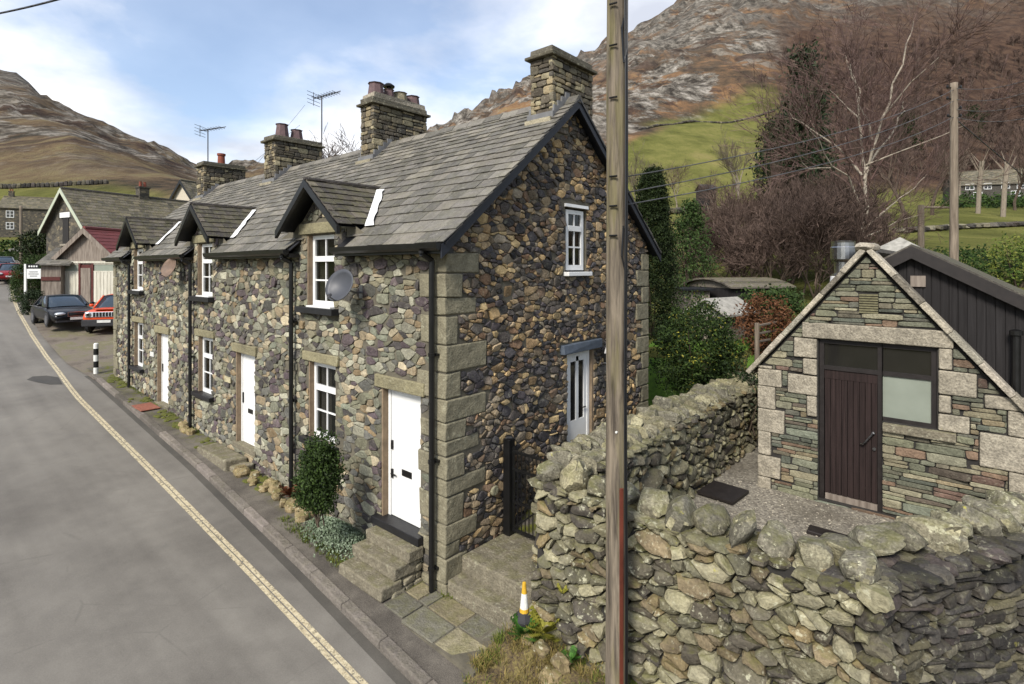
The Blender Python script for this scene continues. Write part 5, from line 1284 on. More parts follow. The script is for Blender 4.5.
# birch behind the workshop
def birch_tree():
    rng = random.Random(3); b = gp(857, 262, 22); o = Vector(b); t = thing('birch_tree', 'tall bare birch with pale spreading branches behind the workshop', 'tree', b)
    sw = lambda px, py: Vector(((px - 857) / F * 22 * RT.x, (px - 857) / F * 22 * RT.y, 4.574 - (py - Y0) / F * 22 - b[2]))
    limbs = [([(857, 300), (858, 262), (863, 225), (865, 190), (862, 155), (859, 118), (860, 90), (850, 64)], .15, .04, 0), ([(864, 180), (870, 150), (876, 122), (884, 88), (895, 50), (899, 30)], .1, .025, .5), ([(862, 175), (848, 152), (826, 132), (812, 118), (802, 106)], .08, .02, -.6), ([(860, 205), (842, 178), (812, 158), (792, 138)], .07, .02, .8),
             ([(866, 170), (884, 148), (908, 122), (922, 104), (926, 92)], .075, .02, -.8), ([(862, 232), (880, 212), (905, 190), (912, 178)], .06, .02, .5), ([(884, 115), (898, 88), (911, 71)], .05, .015, .9), ([(859, 118), (845, 92), (836, 80)], .05, .015, -.7), ([(872, 140), (866, 100), (872, 70), (870, 40)], .06, .015, -1.), ([(830, 168), (800, 172), (782, 160), (772, 152)], .05, .015, 1.2), ([(862, 238), (890, 228), (930, 214)], .045, .015, -.4), ([(866, 165), (900, 150), (918, 140)], .045, .015, 1.4)]
    limbs = [(a, b * .66, c * .6, e) for a, b, c, e in limbs]
    tr = MB(); segs = []
    for pts, r0, r1, dep in limbs:
        P = []
        for k, q in enumerate(pts):
            for sub_ in ((0,) if k == len(pts) - 1 else (0, .5)):
                a = sw(*q); 
                if sub_: a = a.lerp(sw(*pts[k + 1]), .5) + Vector((rng.gauss(0, .06), rng.gauss(0, .06), rng.gauss(0, .04)))
                kk = (k + sub_) / (len(pts) - 1); P.append(a - FW * dep * kk * 1.6 + FW * .0)
        for k, (p, q) in enumerate(zip(P, P[1:])):
            u = k / (len(P) - 1); tr.tube(p, q, lerp(r0, r1, u), lerp(r0, r1, (k + 1) / (len(P) - 1)), 7, False)
            if k > 2 or r0 < .09:
                for _ in range(2):
                    d = ((q - p).normalized() + Vector((rng.gauss(0, .6), rng.gauss(0, .6), rng.gauss(.25, .4)))).normalized(); grow(segs, q, d, rng.uniform(1., 2.0), lerp(r0, r1, u) * .42, 1, 3, rng, .1, .45, (2, 3), .14, .7)
    tr.build('trunk', M['birch_bark'], t, local=True); mb = MB()
    for p, q, a, c, lev in segs: mb.tube(p, q, max(a, .007), max(c, .006), 4 if lev < 2 else 3, False)
    mb.build('crown', M['birch_twig'], t, local=True)
birch_tree()
# thicket of bare purple brown shrubs
sh = [mk(40 + k, ('bark', 'twig_purple' if k % 2 else 'twig_brown'), 4.2, .05, 4, .1, .55, (2, 3), .4, .16, .009, 6) for k in range(3)]
k = 0
for px, d, sc in [(700, 27, 1.), (728, 24, 1.05), (752, 27, 1.25), (772, 22, 1.05), (790, 26, 1.35), (812, 21, 1.1), (835, 25, 1.35), (800, 30, 1.3), (868, 27, .9), (745, 32, 1.2), (720, 34, 1.), (845, 32, 1.2)]:
    bare_tree('bare_shrub', 'dense bare brown twiggy shrub in thicket behind the gardens', gp(px, 270, d), k * 1.7, sh[k % 3], 'thicket of bare shrubs behind the gardens', 'shrub', sc); k += 1
for k, (px, d, sc) in enumerate([(760, 44, 1.4), (815, 46, 1.5), (725, 48, 1.)]):
    bare_tree('bare_shrub', 'dense bare brown twiggy shrub in thicket behind the gardens', gp(px, 240, d), k * 2.1, sh[(k + 1) % 3], 'thicket of bare shrubs behind the gardens', 'shrub', sc)
# taller bare trees
tA = mk(61, ('pale_bark', 'twig_grey'), 11, .17, 4, .12, .5, (2, 3), .33, .1, .012)
tB = mk(62, ('bark', 'twig_brown'), 13, .2, 4, .14, .45, (2, 3), .35, .1, .014)
tC = mk(63, ('pale_bark', 'twig_brown'), 10, .15, 4, .1, .6, (2, 4), .3, .12, .014)
for nm, lab, px, d, ms, sc in [('bare_tree', 'tall tangled bare tree left of the birch above thicket', 765, 48, tB, .85), ('bare_tree', 'tall tangled bare tree right of the birch crown', 905, 62, tB, 1.25), ('bare_tree', 'bare tree rising between telegraph pole and birch', 932, 85, tB, 1.35), ('bare_tree', 'bare tree at the right frame edge by grey cottage', 1015, 95, tB, 1.2), ('bare_tree', 'slim bare tree low on the slope by the pasture edge', 715, 62, tC, .75), ('bare_tree', 'bare tree overhanging the grey cottage roof', 958, 105, tA, 1.2), ('bare_tree', 'rounded bare tree standing alone on the green slope', 677, 100, tC, .95), ('bare_tree', 'slender pale bare tree at the pasture edge above the thicket', 736, 85, tA, 1.35), ('bare_tree', 'thin bare tree seen just beside the wooden pole', 640, 60, tA, .95), ('bare_tree', 'bare tree behind the steel flue and thicket', 800, 60, tB, 1.1),
                               ('bare_tree', 'pale bare tree behind the ridge by the big chimney', 346, 40, tC, 1.15), ('bare_tree', 'smaller pale bare tree left of the big chimney', 330, 42, tA, .95), ('bare_tree', 'bare tree right of big chimney behind the ridge', 437, 42, tA, .85)]:
    q = gp(px, 200, d); bare_tree(nm, lab, q, px * .37, ms, None, 'tree', sc)
q = gp(907, 200, 70)
for px, d, h, lab in [(978, 88, 8.5, 'leaning pollarded trunk in front of the grey slated cottage'), (1003, 82, 8., 'pale bare trunk right of grey cottage windows')]:
    g = gp(px, 195, d); t = thing('tree_trunk', lab, 'tree', g); MB().path([(0, 0, 0), (.15, .1, h * .5), (.5, .2, h)], .33, 8).build('trunk', M['pale_bark'], t, local=True)
    mb = MB(); rg = random.Random(px)
    for _ in range(10): a = rg.uniform(0, 6.28); mb.tube((.4, .15, h * rg.uniform(.7, 1)), (cos(a) * 1.6, sin(a) * 1.6, h * rg.uniform(.9, 1.35)), .07, .02, 4)
    mb.build('limbs', M['pale_bark'], t, local=True)
# hillside wood: one mass of bare trees with a few evergreens
tw = [tree_meshes(80 + k, 11, .22, 3, .12, .5, (2, 4), .34, .12, .085) for k in range(4)]
def mass(name, label, spots, variants, mats, cat='wood'):
    mb = MB(); midx = []
    for (loc, sc, a, v) in spots:
        A, B = variants[v]; c_, s_ = cos(a) * sc, sin(a) * sc
        for src, mi in ((A, 0), (B, 1)):
            o = len(mb.v); mb.v.extend([(x * c_ - y * s_ + loc[0], x * s_ + y * c_ + loc[1], z * sc + loc[2]) for x, y, z in src.v]); mb.f.extend([tuple(i + o for i in f) for f in src.f]); midx.extend([mi] * len(src.f))
    o = mb.build(name, M[mats[0]]); o.data.materials.append(M[mats[1]]); o.data.polygons.foreach_set('material_index', midx); o['kind'] = 'stuff'; return tag(o, label, cat)
r = random.Random(4); spots = []; spots2 = []
while len(spots) < 430:
    px = r.uniform(750, 1150); d = r.uniform(130, 430); p = at(px, 200, d); z = terr(p.x, p.y); e = (z - 4.57) / d
    if e < (.155 if px > 860 else .2 + (860 - px) * .0012) : continue
    if px < 800 and r.random() < .6: continue
    (spots if r.random() < .55 else spots2).append(((p.x, p.y, z - .3), r.uniform(.55, 1.05) * (.85 if d < 200 else 1.1), r.uniform(0, 6.28), r.randrange(4)))
    if len(spots) + len(spots2) > 620: break
mass('far_wood', 'bare brown wood covering the steep hillside', spots, tw, ('bark', 'twig_brown'))
mass('far_wood', 'bare purplish wood mingled on the steep hillside', spots2, tw, ('bark', 'twig_purple'))
def conifer_tree(label, px, py0, d, h, w, mat, seed, n=1600, s=.3, group=None): 
    g = gp(px, py0, d); return conif('conifer_tree', label, (g[0], g[1], g[2] + h / 2), (w, w, h / 2), n, s, mat, seed, 'conifer', group)
conifer_tree('tall dark ivy covered evergreen behind the birch', 805, 200, 50, 17.5, 3.0, M['ivy_leaf'], 1, 6000, .42)
conifer_tree('shorter dark evergreen left of the birch', 778, 200, 52, 12, 2.8, M['ivy_leaf'], 2, 4500, .42)
conifer_tree('broad dark evergreen high in the hillside wood', 905, 60, 210, 14, 5., M['conifer'], 3, 1500, 1.)
conifer_tree('narrow dark evergreen high in the hillside wood', 975, 60, 230, 13, 3., M['conifer'], 4, 1000, .9)
conifer_tree('tall columnar dark conifer behind the gable', 652, 260, 16.6, 5.1, .74, M['conifer'], 5, 46000, .065)
conifer_tree('loose mid green conifer beside columnar conifer', 690, 270, 22, 4.2, 1.25, M['conifer_light'], 6, 5200, .11)
# garden shrubs
def sc_bush(name, label, px, py, d, rw, rh, n, s, mat, seed, **k):
    c = at(px, py, d); return bush(name, label, 'shrub', c, (rw, rw, rh), n, s, mat, seed, **k)
sc_bush('holly_bush', 'large rounded dark holly with yellow leaves behind wall', 697, 352, 12.6, 1.0, 1.12, 20000, .065, M['holly_leaf'], 7, extra=(M['yellow_leaf'], .1))
sc_bush('rust_shrub', 'russet brown shrub beside the workshop gable', 764, 325, 14, .62, .75, 3800, .08, M['rust_leaf'], 8)
sc_bush('green_shrub', 'bright green shrub behind the russet shrub', 772, 303, 17, .85, .5, 2600, .11, M['conifer_light'], 9)
sc_bush('laurel_bush', 'dark leafy bushes beyond the black building roof', 985, 268, 24, 2.6, 1.0, 4200, .17, M['hedge_leaf'], 10)
sc_bush('pale_shrub', 'thin olive shrub at the frame edge beyond the black roof', 1018, 262, 22, 1., 1.2, 1500, .12, M['grass_blade'], 11)
sc_bush('wall_shrub', 'bare dark shrub in shade at end of side wall', 748, 395, 11.6, .5, .7, 1200, .07, M['ivy_leaf'], 12)
sc_bush('clipped_shrub', 'dense upright dark green shrub under the near window', 319, 478, 8.1, .29, .56, 17000, .042, M['shrub_leaf'], 13, lump=.5)
mb = MB(); r = random.Random(2)
g = thing('ground_cover_plant', 'spreading grey green leafy plant below the near window', 'plant', (-2.3, -.3, .1))
for _ in range(5200):
    u = r.gauss(0, .42); v = r.gauss(0, .17); 
    if abs(u) > .9: continue
    p = Vector((-2.28 + u, -.30 + v - .05 * u, .12 + S(-2.3) * .5 + .26 * max(0, 1 - (u / .9) ** 2) * max(.15, 1 - abs(v) / .4) * r.uniform(.3, 1))); leaf_quad(mb, p, r.uniform(.03, .06), r)
mb.build('foliage', M['grey_leaf'], g)
def tuft(mb, c, n, h, sp, r):
    for _ in range(n):
        a = r.uniform(0, 6.28); b = Vector((cos(a), sin(a), 0)); p = Vector(c) + b * r.random() * sp; hh = h * r.uniform(.5, 1.2); w = Vector((-b.y, b.x, 0)) * .004; m = p + b * hh * .25 + Vector((0, 0, hh * .7)); e = p + b * hh * r.uniform(.5, .9) + Vector((0, 0, hh * r.uniform(.5, .95)))
        mb.add([p - w, p + w, m + w * .7, e, m - w * .7], [(0, 1, 2, 4), (4, 2, 3)])
mb, m2 = MB(), MB()
for _ in range(330):
    x = r.uniform(1.28, 3.4); y = r.uniform(ky(x) + .16, .12)
    tuft(m2 if noise.noise(Vector((x * 2, y * 2, 1))) > -.02 else mb, (x, y, bankz(x, y) - .01), 14, .11, .07, r)
for _ in range(60): x = r.uniform(1.26, 1.45); y = r.uniform(-.75, -.1); tuft(mb, (x, y, .02), 10, .12, .05, r)
tag(mb.build('bank_grass', M['dry_grass']), 'dry straw coloured grass on the bank below wall', 'grass', None, 'stuff'); tag(m2.build('bank_grass', M['grass_blade']), 'greener grass tufts on the bank below wall', 'grass', None, 'stuff')
mb = MB()
for _ in range(420):
    x = r.uniform(-16.8, .2); y = -.02 - abs(r.gauss(0, .05))
    if any(-1.75 - PITCH * i < x < -.3 - PITCH * i for i in range(3)): continue
    if noise.noise(Vector((x * 1.1, 0, 5))) < -.05: continue
    tuft(mb, (x, y, S(x) + .01), 7, .07, .05, r)
for _ in range(160):
    x = r.uniform(-3.6, -1.5); y = r.uniform(-.72, -.5); tuft(mb, (x, y, S(x) + .005), 8, .06, .05, r)
tag(mb.build('wall_foot_weeds', M['grass_blade']), 'weeds and moss along the foot of the cottage wall', 'weeds', None, 'stuff')
mb = MB(); r = random.Random(31)
for x0, x1, n in ((-16.9, -15.2, 26), (-13.6, -12.9, 12), (-11.7, -9.7, 34), (-8.6, -7.9, 12), (-3.2, -1.6, 14), (-6., -4.6, 14)):
    for _ in range(n):
        x = r.uniform(x0, x1); y = -.06 - abs(r.gauss(0, .16)); w = r.uniform(.05, .15); mb.rock((x, y, S(x) + .012), (w, w * .7, .025), r.randrange(99), .4, None, 9, 6)
tag(mb.build('moss', M['moss_green']), 'cushions of green moss along the foot of the cottages', 'moss', None, 'stuff')
def rosette(name, label, c, n, L, mat, seed):
    rg = random.Random(seed); t = thing(name, label, 'plant', c); mb = MB()
    for _ in range(n):
        a = rg.uniform(0, 6.28); d = Vector((cos(a), sin(a), rg.uniform(.2, 1.3))).normalized(); l = L * rg.uniform(.5, 1); s = d.cross(Vector((0, 0, 1))).normalized() * l * .09
        for k in range(6): q = d * l * (.25 + .13 * k); mb.add([q, q + s * 2.4 + d * l * .06, q + d * l * .14, q - s * 2.4 + d * l * .06], [(0, 1, 2, 3)])
        mb.tube((0, 0, 0), d * l, .004, .002, 3)
    mb.build('fronds', mat, t, local=True)
rosette('fern', 'bright green leafy plant beneath the traffic cone', (1.5, -.1, .17), 34, .26, M['fern_leaf'], 1)
rosette('yellow_fern', 'yellow leaved plant growing against the drystone wall', (1.72, .02, .22), 36, .32, M['yellow_leaf'], 2)
rosette('yellow_fern', 'tiny yellow plant rooted high between wall stones', (1.95, .08, .75), 12, .13, M['yellow_leaf'], 3)
rosette('wall_weed', 'reddish withered weed at the foot of second downpipe', (-4.15, -.18, .3), 30, .3, M['rust_plant'], 4)
rosette('wall_weed', 'small green weed between edging stones at the bottom', (2.2, -.12, .2), 20, .16, M['fern_leaf'], 5)
ed = thing('stone_edging', 'scattered loose stones along cottage wall left of dark shrub', 'edging', (-4.4, -.25, .2)); r = random.Random(21)
for k in range(15):
    x = lerp(-6., -3.3, k / 14) + r.uniform(-.08, .08); w = r.uniform(.08, .17); MB().rock((x, -.2 - r.random() * .18, S(x) + .06), (w, w * .8, w * .7), 40 + k, .45, Matrix.Rotation(r.uniform(0, 3), 3, 'Z'), 9, 6).build('edging_stone', M['dry_stone'], ed)
for k in range(5):
    x = -9.9 + k * .18; MB().rock((x, -.18 - r.random() * .1, S(x) + .05), (.12, .1, .09), 70 + k, .4, None, 8, 6).build('edging_stone', M['dry_stone'], ed)

# ------------------------------------------------------------------ garden sheds, fence, lawn
def flat_quad(name, pts, mat): mb = MB(); mb.quad(*pts); o = mb.build(name, mat); struct(o); return o
M['lawn'] = plain('lawn', '4d6a1e', .95, var=.3, scale=12, bump=.02)
mb = MB(); nx = 10
for j in range(9):
    for i in range(nx + 1):
        x = -1.5 + 3.0 * i / nx; y = 6.9 + 6. * j / 8; mb.v.append((x, y, terr(x, y) + .05))
for j in range(8):
    for i in range(nx): a = j * (nx + 1) + i; mb.f.append((a, a + 1, a + nx + 2, a + nx + 1))
struct(mb.build('lawn', M['lawn'], smooth=True))
def hut(name, label, px, py0, d, w, dp, h, roofh, wallm, roofm, rz_=0., over=.15, cat='shed', curved=False):
    p = at(px, py0, d); t = thing(name, label, cat, (p.x, p.y, p.z), rz_); mb = MB(); mb.hexa([(-w / 2, -dp / 2, -1.5), (w / 2, -dp / 2, -1.5), (w / 2, dp / 2, -1.5), (-w / 2, dp / 2, -1.5), (-w / 2, -dp / 2, h), (w / 2, -dp / 2, h), (w / 2, dp / 2, h), (-w / 2, dp / 2, h)])
    mb.build('wall', wallm, t, local=True); mb = MB(); n = 10 if curved else 2; pr = []
    for k in range(n + 1):
        u = k / n * 2 - 1; pr.append((u * (w / 2 + over), h + (roofh * (1 - u * u) if curved else roofh * (1 - abs(u)))))
    for (a, b), (c, e) in zip(pr, pr[1:]): mb.hexa([(a, -dp / 2 - over, b), (c, -dp / 2 - over, e), (c, dp / 2 + over, e), (a, dp / 2 + over, b), (a, -dp / 2 - over, b + .06), (c, -dp / 2 - over, e + .06), (c, dp / 2 + over, e + .06), (a, dp / 2 + over, b + .06)])
    for y in (-dp / 2, dp / 2): mb.quad(*([(a * w / (w + 2 * over), y, b) for a, b in pr]))
    mb.build('roof', roofm, t, local=True); return t
hut('garden_hut', 'long dark timber hut with low curved mossy roof', 735, 310, 21, 3.0, 2.4, .9, .3, M['board_black'], M['old_slate'], TH - pi / 2 + .1, curved=True)
hut('garden_store', 'pale low garden store left of the dark hut', 690, 308, 20.5, 1.1, 1., .68, .06, M['grey_board'], M['black_slate'], TH - pi / 2)
hut('grey_shed', 'small shed with pale grey pitched roof behind holly', 721, 330, 15.5, 1.1, 1.4, .45, .42, M['grey_board'], M['pale_sheet'], TH - pi / 2 + .5)
fn = thing('garden_fence', 'weathered post and rail fence piece beside workshop roof', 'fence', at(760, 350, 12.5))
o = at(757, 350, 12.5); o2 = at(783, 345, 14.5); mb = MB(); mb.tube((o.x, o.y, 1.4), (o.x, o.y, at(757, 323, 12.5).z), .055); mb.build('post', M['post_wood'], fn)
mb = MB(); mb.tube((o2.x, o2.y, 1.4), (o2.x, o2.y, at(783, 322, 14.5).z), .055); mb.build('post', M['post_wood'], fn)
mb = MB()
for q in (326, 334, 342): mb.tube(at(757, q, 12.5), at(783, q - 5, 14.5), .03, n=5)
mb.build('rail', M['post_wood'], fn)
# white cottage far right among trees
def house(name, label, loc, rz_, w, dp, h, rh, wallm, roofm, wins, chim=(), cat='house', winm=None, over=.3, barge=None, hip=False):
    t = thing(name, label, cat, loc, rz_); mb = MB(); mb.hexa([(-w / 2, -dp / 2, -1.), (w / 2, -dp / 2, -1.), (w / 2, dp / 2, -1.), (-w / 2, dp / 2, -1.), (-w / 2, -dp / 2, h), (w / 2, -dp / 2, h), (w / 2, dp / 2, h), (-w / 2, dp / 2, h)])
    for x in (-w / 2, w / 2): mb.quad((x, -dp / 2, h), (x, dp / 2, h), (x, 0, h + rh))
    mb.build('wall', wallm, t, local=True); rf = MB(); s = rh / (dp / 2)
    for q in (-1, 1):
        e = dp / 2 + over; z = h + rh - s * e
        slates(rf, (-w / 2 - over, q * e, z + .05) if q < 0 else (w / 2 + over, q * e, z + .05), (-q * 1, 0, 0) if q < 0 else (-1, 0, 0), (0, -q * e, rh + h - z), w + 2 * over, hypot(e, rh + h - z), (.4, .7), .4, .3, int(w * 7) + q)
        rf.hexa([(-w / 2 - over, q * e, z - .05), (w / 2 + over, q * e, z - .05), (w / 2 + over, 0, h + rh - .05), (-w / 2 - over, 0, h + rh - .05), (-w / 2 - over, q * e, z + .02), (w / 2 + over, q * e, z + .02), (w / 2 + over, 0, h + rh + .02), (-w / 2 - over, 0, h + rh + .02)])
    rf.tube((-w / 2 - over, 0, h + rh + .06), (w / 2 + over, 0, h + rh + .06), .12, n=6)
    ro_ = rf.build('roof', roofm, t, local=True)
    for (x, z, ww, hh, side) in wins:
        P = (lambda a, b, c, e, d0, d1: (a, b, -dp / 2 - d1, -dp / 2 - d0, c, e)) if side == 'f' else (lambda a, b, c, e, d0, d1: (w / 2 + d0, w / 2 + d1, a, b, c, e)) if side == 'g' else (lambda a, b, c, e, d0, d1: (-w / 2 - d1, -w / 2 - d0, a, b, c, e))
        f = MB(); f.box(*P(x, x + ww, z - .1, z, .0, .09)); f.box(*P(x, x + ww, z + hh, z + hh + .08, .0, .05)); f.box(*P(x - .08, x, z - .1, z + hh + .08, .0, .05)); f.box(*P(x + ww, x + ww + .08, z - .1, z + hh + .08, .0, .05)); f.box(*P(x + ww / 2 - .04, x + ww / 2 + .04, z, z + hh, .0, .04)); f.box(*P(x, x + ww, z + hh * .5 - .03, z + hh * .5 + .03, .0, .04)); fo_ = f.build('window', winm or M['white_paint'], t, local=True)
        g = MB(); g.box(*P(x, x + ww, z, z + hh, .0, .02)); g.build('pane', M['dark_glass'], fo_, local=True)
    for (x, hh) in chim:
        c = MB(); c.box(x - .4, x + .4, -.3, .3, h + rh - .5, h + rh + hh); c.box(x - .46, x + .46, -.36, .36, h + rh + hh, h + rh + hh + .12); co_ = c.build('chimney', wallm if wallm != M['render_cream'] else M['chim_stone'], t, local=True); p = MB()
        for q in (-.18, .18): p.lathe((x + q, 0, h + rh + hh + .12), [(.13, 0), (.1, .4), (.12, .45)], 8)
        p.build('chimney_pots', M['clay_red'], co_, local=True)
    if barge:
        for gx in barge[1]:
            b = MB(); xx = gx * (w / 2 + over + .03)
            for q in (-1, 1):
                e = dp / 2 + over; z = h + rh - s * e; b.hexa([(xx, q * e, z - .28), (xx, 0, h + rh - .3), (xx + gx * .05, 0, h + rh - .3), (xx + gx * .05, q * e, z - .28), (xx, q * e, z + .06), (xx, 0, h + rh + .06), (xx + gx * .05, 0, h + rh + .06), (xx + gx * .05, q * e, z + .06)])
            b.build('bargeboard', barge[0], t, local=True)
    return t
yawc = atan2(FW.y, FW.x) - pi / 2      # local -y then faces back along the camera's line
M['far_stone'] = stone('far_stone', ['4b473f', '5c564a', '3e3b36', '6b6353'], .4, .2, 0, scale=.5)
hp = at(985, 190, 118); house('slated_cottage', 'grey slated cottage with white windows among bare trees', (hp.x, hp.y, terr(hp.x, hp.y) + .3), yawc - .35, 13, 6.5, 3.2, 3.2, M['far_stone'], M['old_slate'], [(-4.6, 2.1, 1.4, 1.1, 'f'), (-1.4, 2.1, 1.2, 1.1, 'f'), (1.6, 2.1, 1.3, 1.1, 'f'), (4.2, 2.0, 1.3, 1.1, 'f'), (-3.2, .4, 1.4, 1., 'f'), (3.2, .4, 1.4, 1., 'f')], [(-5.6, 1.1)])
mb = MB(); r = random.Random(6)
for k in range(34):
    g = gp(lerp(948, 1060, k / 33), 190, 104 + r.uniform(-4, 4)); 
    for _ in range(90): leaf_quad(mb, Vector(g) + Vector((r.gauss(0, 1), r.gauss(0, 1), abs(r.gauss(0, 1.1)))), .7, r)
tag(mb.build('dark_hedge', M['hedge_leaf']), 'dark hedge growing in front of the grey slated cottage', 'hedge')
# field walls
def field_wall(label, pts, h=1.1):
    mb = MB(); r = random.Random(len(label)); P = []
    for a, b in zip(pts, pts[1:]):
        n = max(2, int((Vector(b) - Vector(a)).length / 1.2))
        for k in range(n): P.append(Vector(a).lerp(Vector(b), k / n))
    for k, p in enumerate(P):
        z = terr(p.x, p.y); mb.rock((p.x, p.y, z + h * .4), (.85, .85, h * .62), k, .35, None, 7, 5)
    return tag(mb.build('field_wall', M['dark_dry_stone']), label, 'field wall')
V2 = lambda px, d: (lambda p: (p.x, p.y, 0))(at(px, 200, d))
field_wall('dark field wall across the slope behind left barn', [V2(-30, 176), V2(15, 178), V2(62, 182), V2(110, 186)], 1.6)
field_wall('long field wall edging the top of the green pasture', [V2(640, 262), V2(690, 285), V2(735, 300), V2(775, 312)], 1.)
field_wall('field wall below the green slope by the lone tree', [V2(640, 84), V2(690, 88), V2(740, 90)], 1.0)
field_wall('mossy wall remains crossing the far right field', [V2(900, 62), V2(960, 66), V2(1040, 70)], .6)
hut('field_barn', 'small dark hut on the green slope', 706, 197, 84, 2.6, 2, 1.1, .8, M['board_black'], M['black_slate'], TH - pi / 2)
# ------------------------------------------------------------------ buildings, hedges and cars beyond the terrace
def face_to(normal): return atan2(normal.y, normal.x) + pi / 2   # local -y looks along normal
rot15 = radians(14)
t = NT('far_masonry'); p = t.map(t.pos(), (1, 1, 1.7)); v = t.vor(p, 2.6, out=1); d_ = t.vor(p, 2.6, 'DISTANCE_TO_EDGE')
t.col(t.mix(t.mr(d_, .0, .06, .75, 0), t.ramp(t.sep(v)[0], [(0, '35322d'), (.3, '4a463d'), (.6, '5b5547'), (.8, '3e3b36'), (1, '776c56')]), '26231f')); t.rough(.95); t.bump(d_, .6, .05); M['far_masonry'] = t.m
# barn: gable faces the road; local +x gable turned to the road
ap = at(63, 189, 42); nb = Vector((sin(rot15), -cos(rot15), 0)); L = 15.; zb = S(-47) - .1; wB = 6.2
ctr = ap - nb * (L / 2 + .2); hB = 5.55 - 0; HR = ap.z - zb
bz = atan2(nb.y, nb.x)
rh = 2.95
barn = house('stone_barn', 'tall dark stone barn with pale green bargeboards and mossy slate roof', (ctr.x, ctr.y, zb), bz, L, wB, HR - rh, rh, M['far_masonry'], M['old_slate'], [], [(1.9, .8)], 'barn', None, .35, (plain('pale_green_paint', 'aab09c', .6, var=.1), (1,)))
mb = MB(); mb.box(L / 2 - .05, L / 2 + .04, -.45, .45, HR - rh - 1.3, HR - rh + .75); mb.build('window', M['brown_wood'], barn, local=True)
MB().box(L / 2, L / 2 + .1, -.75, .75, HR - rh + .75, HR - rh + 1.15).build('lintel', M['white_flash'], barn, local=True); MB().box(L / 2, L / 2 + .12, -.7, .7, HR - rh - 1.45, HR - rh - 1.3).build('window_sill', M['pale_quoin'], barn, local=True)
# garage with red roof
ra = radians(33); ng = Vector((sin(ra), -cos(ra), 0)); ga = at(87.5, 229, 33.5); gzb = S(-36) - .0; wG = 4.9; LG = 7.; HG = ga.z - gzb
gc = ga - ng * (LG / 2); rG = 2.05
gar = house('timber_garage', 'old timber garage with red sheet roof and two pale doors', (gc.x, gc.y, gzb), atan2(ng.y, ng.x), LG, wG, HG - rG, rG, M['grey_board'], M['red_roof'], [], (), 'garage', None, .25, (M['grey_board'], (1,)))
for y0, y1 in ((-2.2, -.5), (.5, 2.2)):
    mb = MB(); n = 7
    for k in range(n): a = lerp(y0, y1, k / n); b = lerp(y0, y1, (k + 1) / n); mb.box(LG / 2 + .02, LG / 2 + .09, a + .012, b - .012, .1, 1.95)
    mb.box(LG / 2 + .02, LG / 2 + .1, y0, y1, 1.95, 2.02); mb.box(LG / 2 + .02, LG / 2 + .1, y0, y1, 2.42, 2.5); do = mb.build('door', M['white_board'], gar, local=True)
    MB().box(LG / 2 + .02, LG / 2 + .06, y0, y1, 2.02, 2.42).build('pane', M['frosted'], do, local=True)
mb = MB()
for y in (-2.28, -.45, .45, 2.28): mb.box(LG / 2 + .02, LG / 2 + .12, y - .07, y + .07, 0, 2.5)
mb.box(LG / 2 + .02, LG / 2 + .07, -.5, .5, 2.2, 2.4); mb.build('door_post', M['red_paint'], gar, local=True)
MB().box(LG / 2 + .05, LG / 2 + .1, -.42, .3, .1, 2.2).build('small_door', M['grey_board'], gar, local=True)
MB().box(LG / 2 + .02, LG / 2 + .14, -2.45, 2.45, 2.5, 2.62).build('fascia', M['white_board'], gar, local=True)
# lean-to to the left of the garage
lp = at(51, 303, 33); lz = S(-35.); t = thing('lean_to_shed', 'narrow lean-to shed with sloping slate roof beside the garage', 'shed', (lp.x, lp.y, lz), atan2(-FW.y, -FW.x) + .3)
h1 = at(46, 263, 33).z - lz; mb = MB(); mb.hexa([(-2.4, -.5, -.5), (0, -.5, -.5), (0, .5, -.5), (-2.4, .5, -.5), (-2.4, -.5, h1 + .9), (0, -.5, h1 - .05), (0, .5, h1 - .05), (-2.4, .5, h1 + .9)]); mb.build('wall', M['grey_board'], t, local=True)
mb = MB(); slates(mb, (.25, -.75, h1 - .12), (0, 1, 0), (-2.7, 0, 1.15), 1.8, 2.93, (.3, .5), .28, .2, 7); mb.hexa([(.22, -.75, h1 - .16), (.22, 1.05, h1 - .16), (-2.4, 1.05, h1 + .95), (-2.4, -.75, h1 + .95), (.22, -.75, h1 - .13), (.22, 1.05, h1 - .13), (-2.4, 1.05, h1 + .98), (-2.4, -.75, h1 + .98)]); mb.build('roof', M['roof_slate'], t, local=True)
MB().box(.0, .06, -.48, .48, 1.5, 1.72).build('red_band', M['red_paint'], t, local=True)
# house behind chimneys with cream gable, far left farmhouse
cp = at(203, 192, 62); house('cream_house', 'cream rendered house gable showing behind the far chimney', (cp.x, cp.y, terr(cp.x, cp.y)), yawc + 1.2, 5, 2.8, at(199, 199, 62).z - terr(cp.x, cp.y), 1.7, M['render_cream'], M['old_slate'], [], [(2.5, .9)], 'house', None, .3, (M['black_paint'], (-1, 1)))
fp = at(40, 230, 112); house('stone_farmhouse', 'grey stone farmhouse far up the valley behind hedge', (fp.x, fp.y, terr(fp.x, fp.y) + .2), yawc - .35 + .75, 11, 6.5, 5.2, 2.4, M['far_masonry'], M['old_slate'], [(-4.2, 3.2, 1.1, 1.2, 'f'), (3., 3.2, 1.1, 1.2, 'f'), (-4.2, .9, 1.1, 1.2, 'f'), (3., .9, 1.1, 1.2, 'f')], [(-4.6, 1.)])
